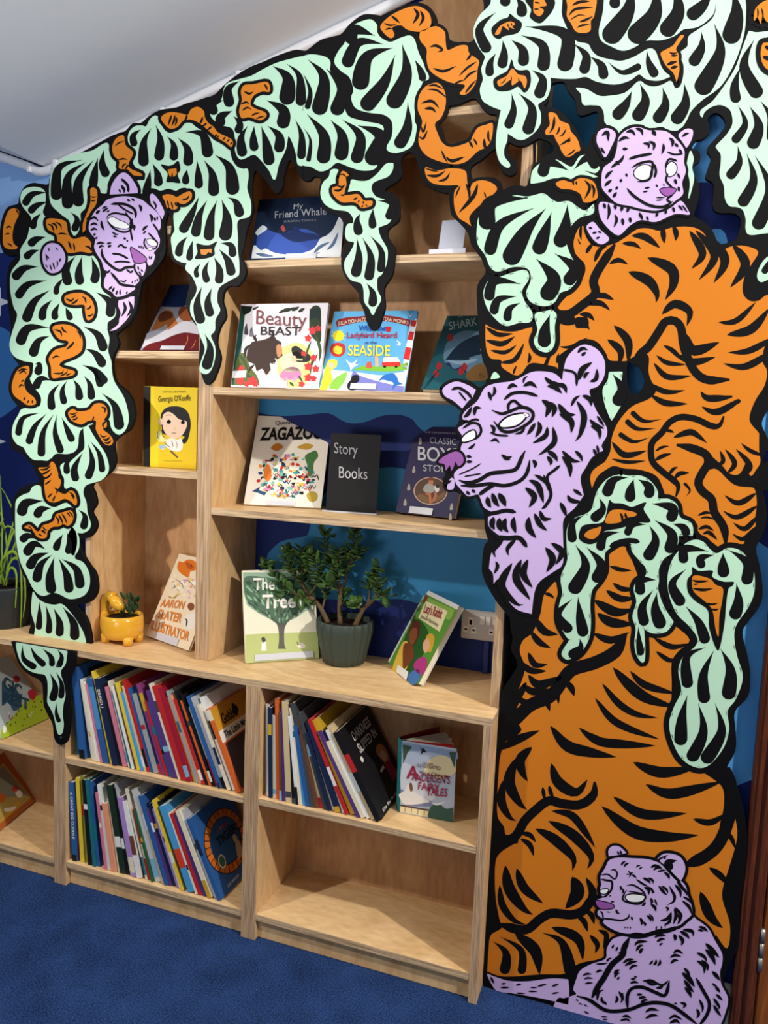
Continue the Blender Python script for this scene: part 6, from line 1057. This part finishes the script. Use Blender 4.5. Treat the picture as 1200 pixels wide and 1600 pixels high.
# spider plant at the left edge
sb = on(8, 975, 2, ZW); SYY = sb.y
spi = empty('potted_spider_plant', (sb.x, sb.y, ZW+.0006), 'spider plant with arching light green leaves in a dark pot at the left edge', 'potted plant')
bm = bmesh.new(); hr = (on(45, 915, 1, SYY)-on(8, 915, 1, SYY)).length; hz = on(8, 912, 1, SYY).z-ZW
lathe(bm, [(hr*.72, 0), (hr*.76, .003), (hr*.98, hz*.95), (hr, hz), (hr*.93, hz), (hr*.9, hz*.88)], 48); bm_obj('pot', bm, POTD, spi, True)
bm = bmesh.new(); lathe(bm, [(hr*.89, hz*.88), (hr*.89, hz*.9)], 24); bm_obj('soil', bm, SOIL, spi)
bm = bmesh.new(); O = spi.location
def blade(pts, wd, dy):
    P = [on(x, y, 1, SYY+dy*(i/(len(pts)-1))) - O for i, (x, y) in enumerate(pts)]; n = len(P); Ps = []
    for i in range(n-1):
        for q in range(4):
            a, b, c, d = P[max(i-1, 0)], P[i], P[i+1], P[min(i+2, n-1)]; t = q/4
            Ps.append(.5*(2*b+(c-a)*t+(2*a-5*b+4*c-d)*t*t+(3*b-a-3*c+d)*t**3))
    Ps.append(P[-1]); R_ = []
    for i, p in enumerate(Ps):
        d = (Ps[min(i+1, len(Ps)-1)]-Ps[max(i-1, 0)]).normalized(); s_ = d.cross(Vector((.2, -1, .3))).normalized(); f = max(.06, math.sin(math.pi*min(.97, .14+.86*i/len(Ps)))); nn = s_.cross(d)
        R_.append([bm.verts.new(p-s_*wd*f+nn*wd*.35*f), bm.verts.new(p+nn*-.0006), bm.verts.new(p+s_*wd*f+nn*wd*.35*f), bm.verts.new(p-nn*.0014)])
    for a, b in zip(R_, R_[1:]):
        for q in range(4): bm.faces.new((a[q], a[(q+1) % 4], b[(q+1) % 4], b[q]))
for pts, wd, dy in (([(8, 915), (2, 880), (10, 868), (22, 862), (32, 880), (34, 930), (32, 985)], .0055, -.06), ([(10, 915), (14, 885), (24, 872), (36, 885), (40, 930), (36, 965)], .005, -.03), ([(5, 915), (6, 880), (14, 850), (24, 830), (25, 868)], .0055, -.02), ([(4, 912), (-6, 870), (-4, 830), (6, 810)], .005, .0), ([(6, 912), (3, 860), (4, 820), (2, 790), (1, 742)], .004, .02), ([(8, 912), (12, 870), (8, 830), (0, 800)], .004, .03),
     ([(6, 912), (-12, 880), (-30, 900), (-38, 950)], .0055, -.04), ([(2, 912), (-10, 860), (-30, 840), (-50, 860)], .005, .0), ([(10, 912), (20, 860), (30, 840), (38, 838)], .0035, .05), ([(4, 912), (12, 850), (22, 808), (10, 775), (0, 760)], .003, .05), ([(0, 912), (-4, 850), (12, 822), (30, 838), (44, 850)], .0035, .03), ([(8, 912), (-2, 890), (-14, 900), (-20, 940)], .0055, -.07), ([(7, 912), (16, 888), (26, 898), (24, 950)], .0045, -.05)): blade(pts, wd, dy)
bm_obj('leaves', bm, SPID, spi, True)
# giraffe planter
gc = on(193, 1003, 2, ZW); GY = gc.y
def G_(x, y, dy=0): return on(60+x/6, 880+y/6, 1, GY+dy)
gir = empty('giraffe_planter', (gc.x, GY, ZW+.0006), 'glossy yellow ceramic giraffe planter holding a small leafy succulent', 'planter')
O = gir.location; sc = (G_(968, 600)-G_(608, 600)).length/360   # metres per crop pixel
cxw = G_(790, 600).x-O.x
bm = bmesh.new()
zb = lambda y: (G_(790, y).z-ZW)
R_ = 158*sc
lathe(bm, [(R_*.45, zb(705)), (R_*.82, zb(685)), (R_*.97, zb(640)), (R_*1.0, zb(580)), (R_*.98, zb(520)), (R_*.94, zb(478)), (R_*.86, zb(476)), (R_*.84, zb(510))], 40, cx=cxw)
for lx, ly in ((-.62, .35), (-.62, -.4), (.62, -.4), (.62, .35), (.02, -.75)):
    if lx == .02: continue
    cyl(bm, (cxw+lx*R_, ly*R_, zb(660)), (cxw+lx*R_*1.05, ly*R_*1.1, .0002), R_*.27, 18, R_*.20)
nk = [G_(x, y, d)-O for x, y, d in ((645, 620, 0), (632, 540, 0), (632, 460, 0), (632, 390, 0), (642, 335, 0), (675, 305, 0), (712, 322, -.002))]
nk = [Vector((p.x, p.y-.004, p.z)) for p in nk]
tube(bm, nk, .01, 18, [46*sc, 40*sc, 33*sc, 32*sc, 37*sc, 42*sc, 44*sc])
hc = G_(745, 370)-O; ax = (G_(790, 420)-G_(690, 310)).normalized(); s2 = Vector((0, 1, 0)); s3 = ax.cross(s2)
ellip(bm, hc+Vector((0, -.006, 0)), (s3, s2, ax), (46*sc, 44*sc, 76*sc), 20, 14)
for dx in (0, .006): c = G_(680, 275)-O; cyl(bm, (c.x+dx, c.y-.004, c.z-.004), (c.x+dx, c.y-.004, c.z+.003), .0022, 10, .0026)
c = G_(652, 322)-O; ellip(bm, c+Vector((-.002, -.008, 0)), I3, (.004, .003, .006))
bm_obj('body', bm, YEL, gir, True)
for x, y in ((690, 345), (712, 410)):
    bm = bmesh.new(); c = G_(x, y)-O; ellip(bm, (c.x, c.y-.006-38*sc*(1 if y == 345 else .82), c.z), I3, (.0018, .0014, .002)); bm_obj('eye' if y == 345 else 'nostril', bm, BLACK, gir, True)
bm = bmesh.new(); lathe(bm, [(R_*.83, zb(512)), (R_*.83, zb(505))], 24, cx=cxw); bm_obj('soil', bm, SOIL, gir)
bm = bmesh.new(); DL = mat('dark_succulent_leaf', (40, 66, 40), .25, .5)
for x, y, a, L, dy in ((790, 305, -.5, 38, 0), (840, 330, -.1, 45, -.01), (870, 320, .1, 50, .005), (850, 370, 0, 42, -.015), (900, 350, .5, 42, .0), (935, 330, .8, 38, .01), (920, 400, .9, 40, -.01), (830, 420, -.3, 40, -.02), (880, 400, .2, 44, -.02), (900, 430, .7, 40, -.015), (770, 440, -.5, 34, .0), (860, 450, .1, 40, -.02), (800, 380, -.4, 38, .01)):
    c = G_(x, y, dy)-O; d = Vector((math.sin(a), -.25, math.cos(a))).normalized(); s_ = d.cross(Vector((.2, 1, 0))).normalized(); ellip(bm, c, (s_, d.cross(s_), d), (L*.55*sc, .0025, L*sc), 10, 7)
cyl(bm, (cxw+.003, 0, zb(506)), (cxw+.006, 0, zb(400)), .003)
bm_obj('succulent', bm, DL, gir, True)
# empty clear stand on the top shelf, and stub on the fox side
A = on(670, 398.5, 2, Z1+.0006); st = tag(empty('book_stand', A.copy()), 'empty frosted stand alone at the right of the top shelf', 'book stand', 'clear stands holding the face-out books')
del st['group']
B = on(727, 396, 2, Z1+.0006); e = (B-A).normalized(); W_ = (B-A).length; bkv = Vector((-e.y, e.x, 0))
FR = mat('frosted_acrylic', (206, 208, 220), .4, .4)
bm = bmesh.new()
def quadslab(p, d1, d2, n, th):
    vs = [bm.verts.new(q-st.location) for q in (p, p+d1, p+d1+d2, p+d2, p+n*th, p+d1+n*th, p+d1+d2+n*th, p+d2+n*th)]
    for f in ((0,1,2,3),(7,6,5,4),(0,4,5,1),(1,5,6,2),(2,6,7,3),(3,7,4,0)): bm.faces.new([vs[i] for i in f])
quadslab(A, e*W_, bkv*.05, Vector((0, 0, 1)), .002); bm_obj('foot', bm, FR, st)
bm = bmesh.new(); up_ = (Vector((0, 0, 1))*.95+bkv*.3).normalized(); quadslab(A+e*W_*.2+bkv*.012+Vector((0, 0, .0022)), e*W_*.68, up_*.10, bkv, .002); bm_obj('back_rest', bm, FR, st)
bm = bmesh.new(); quadslab(A+Vector((0, 0, .0022)), e*W_, Vector((0, 0, .012)), bkv, .002); bm_obj('lip', bm, FR, st)
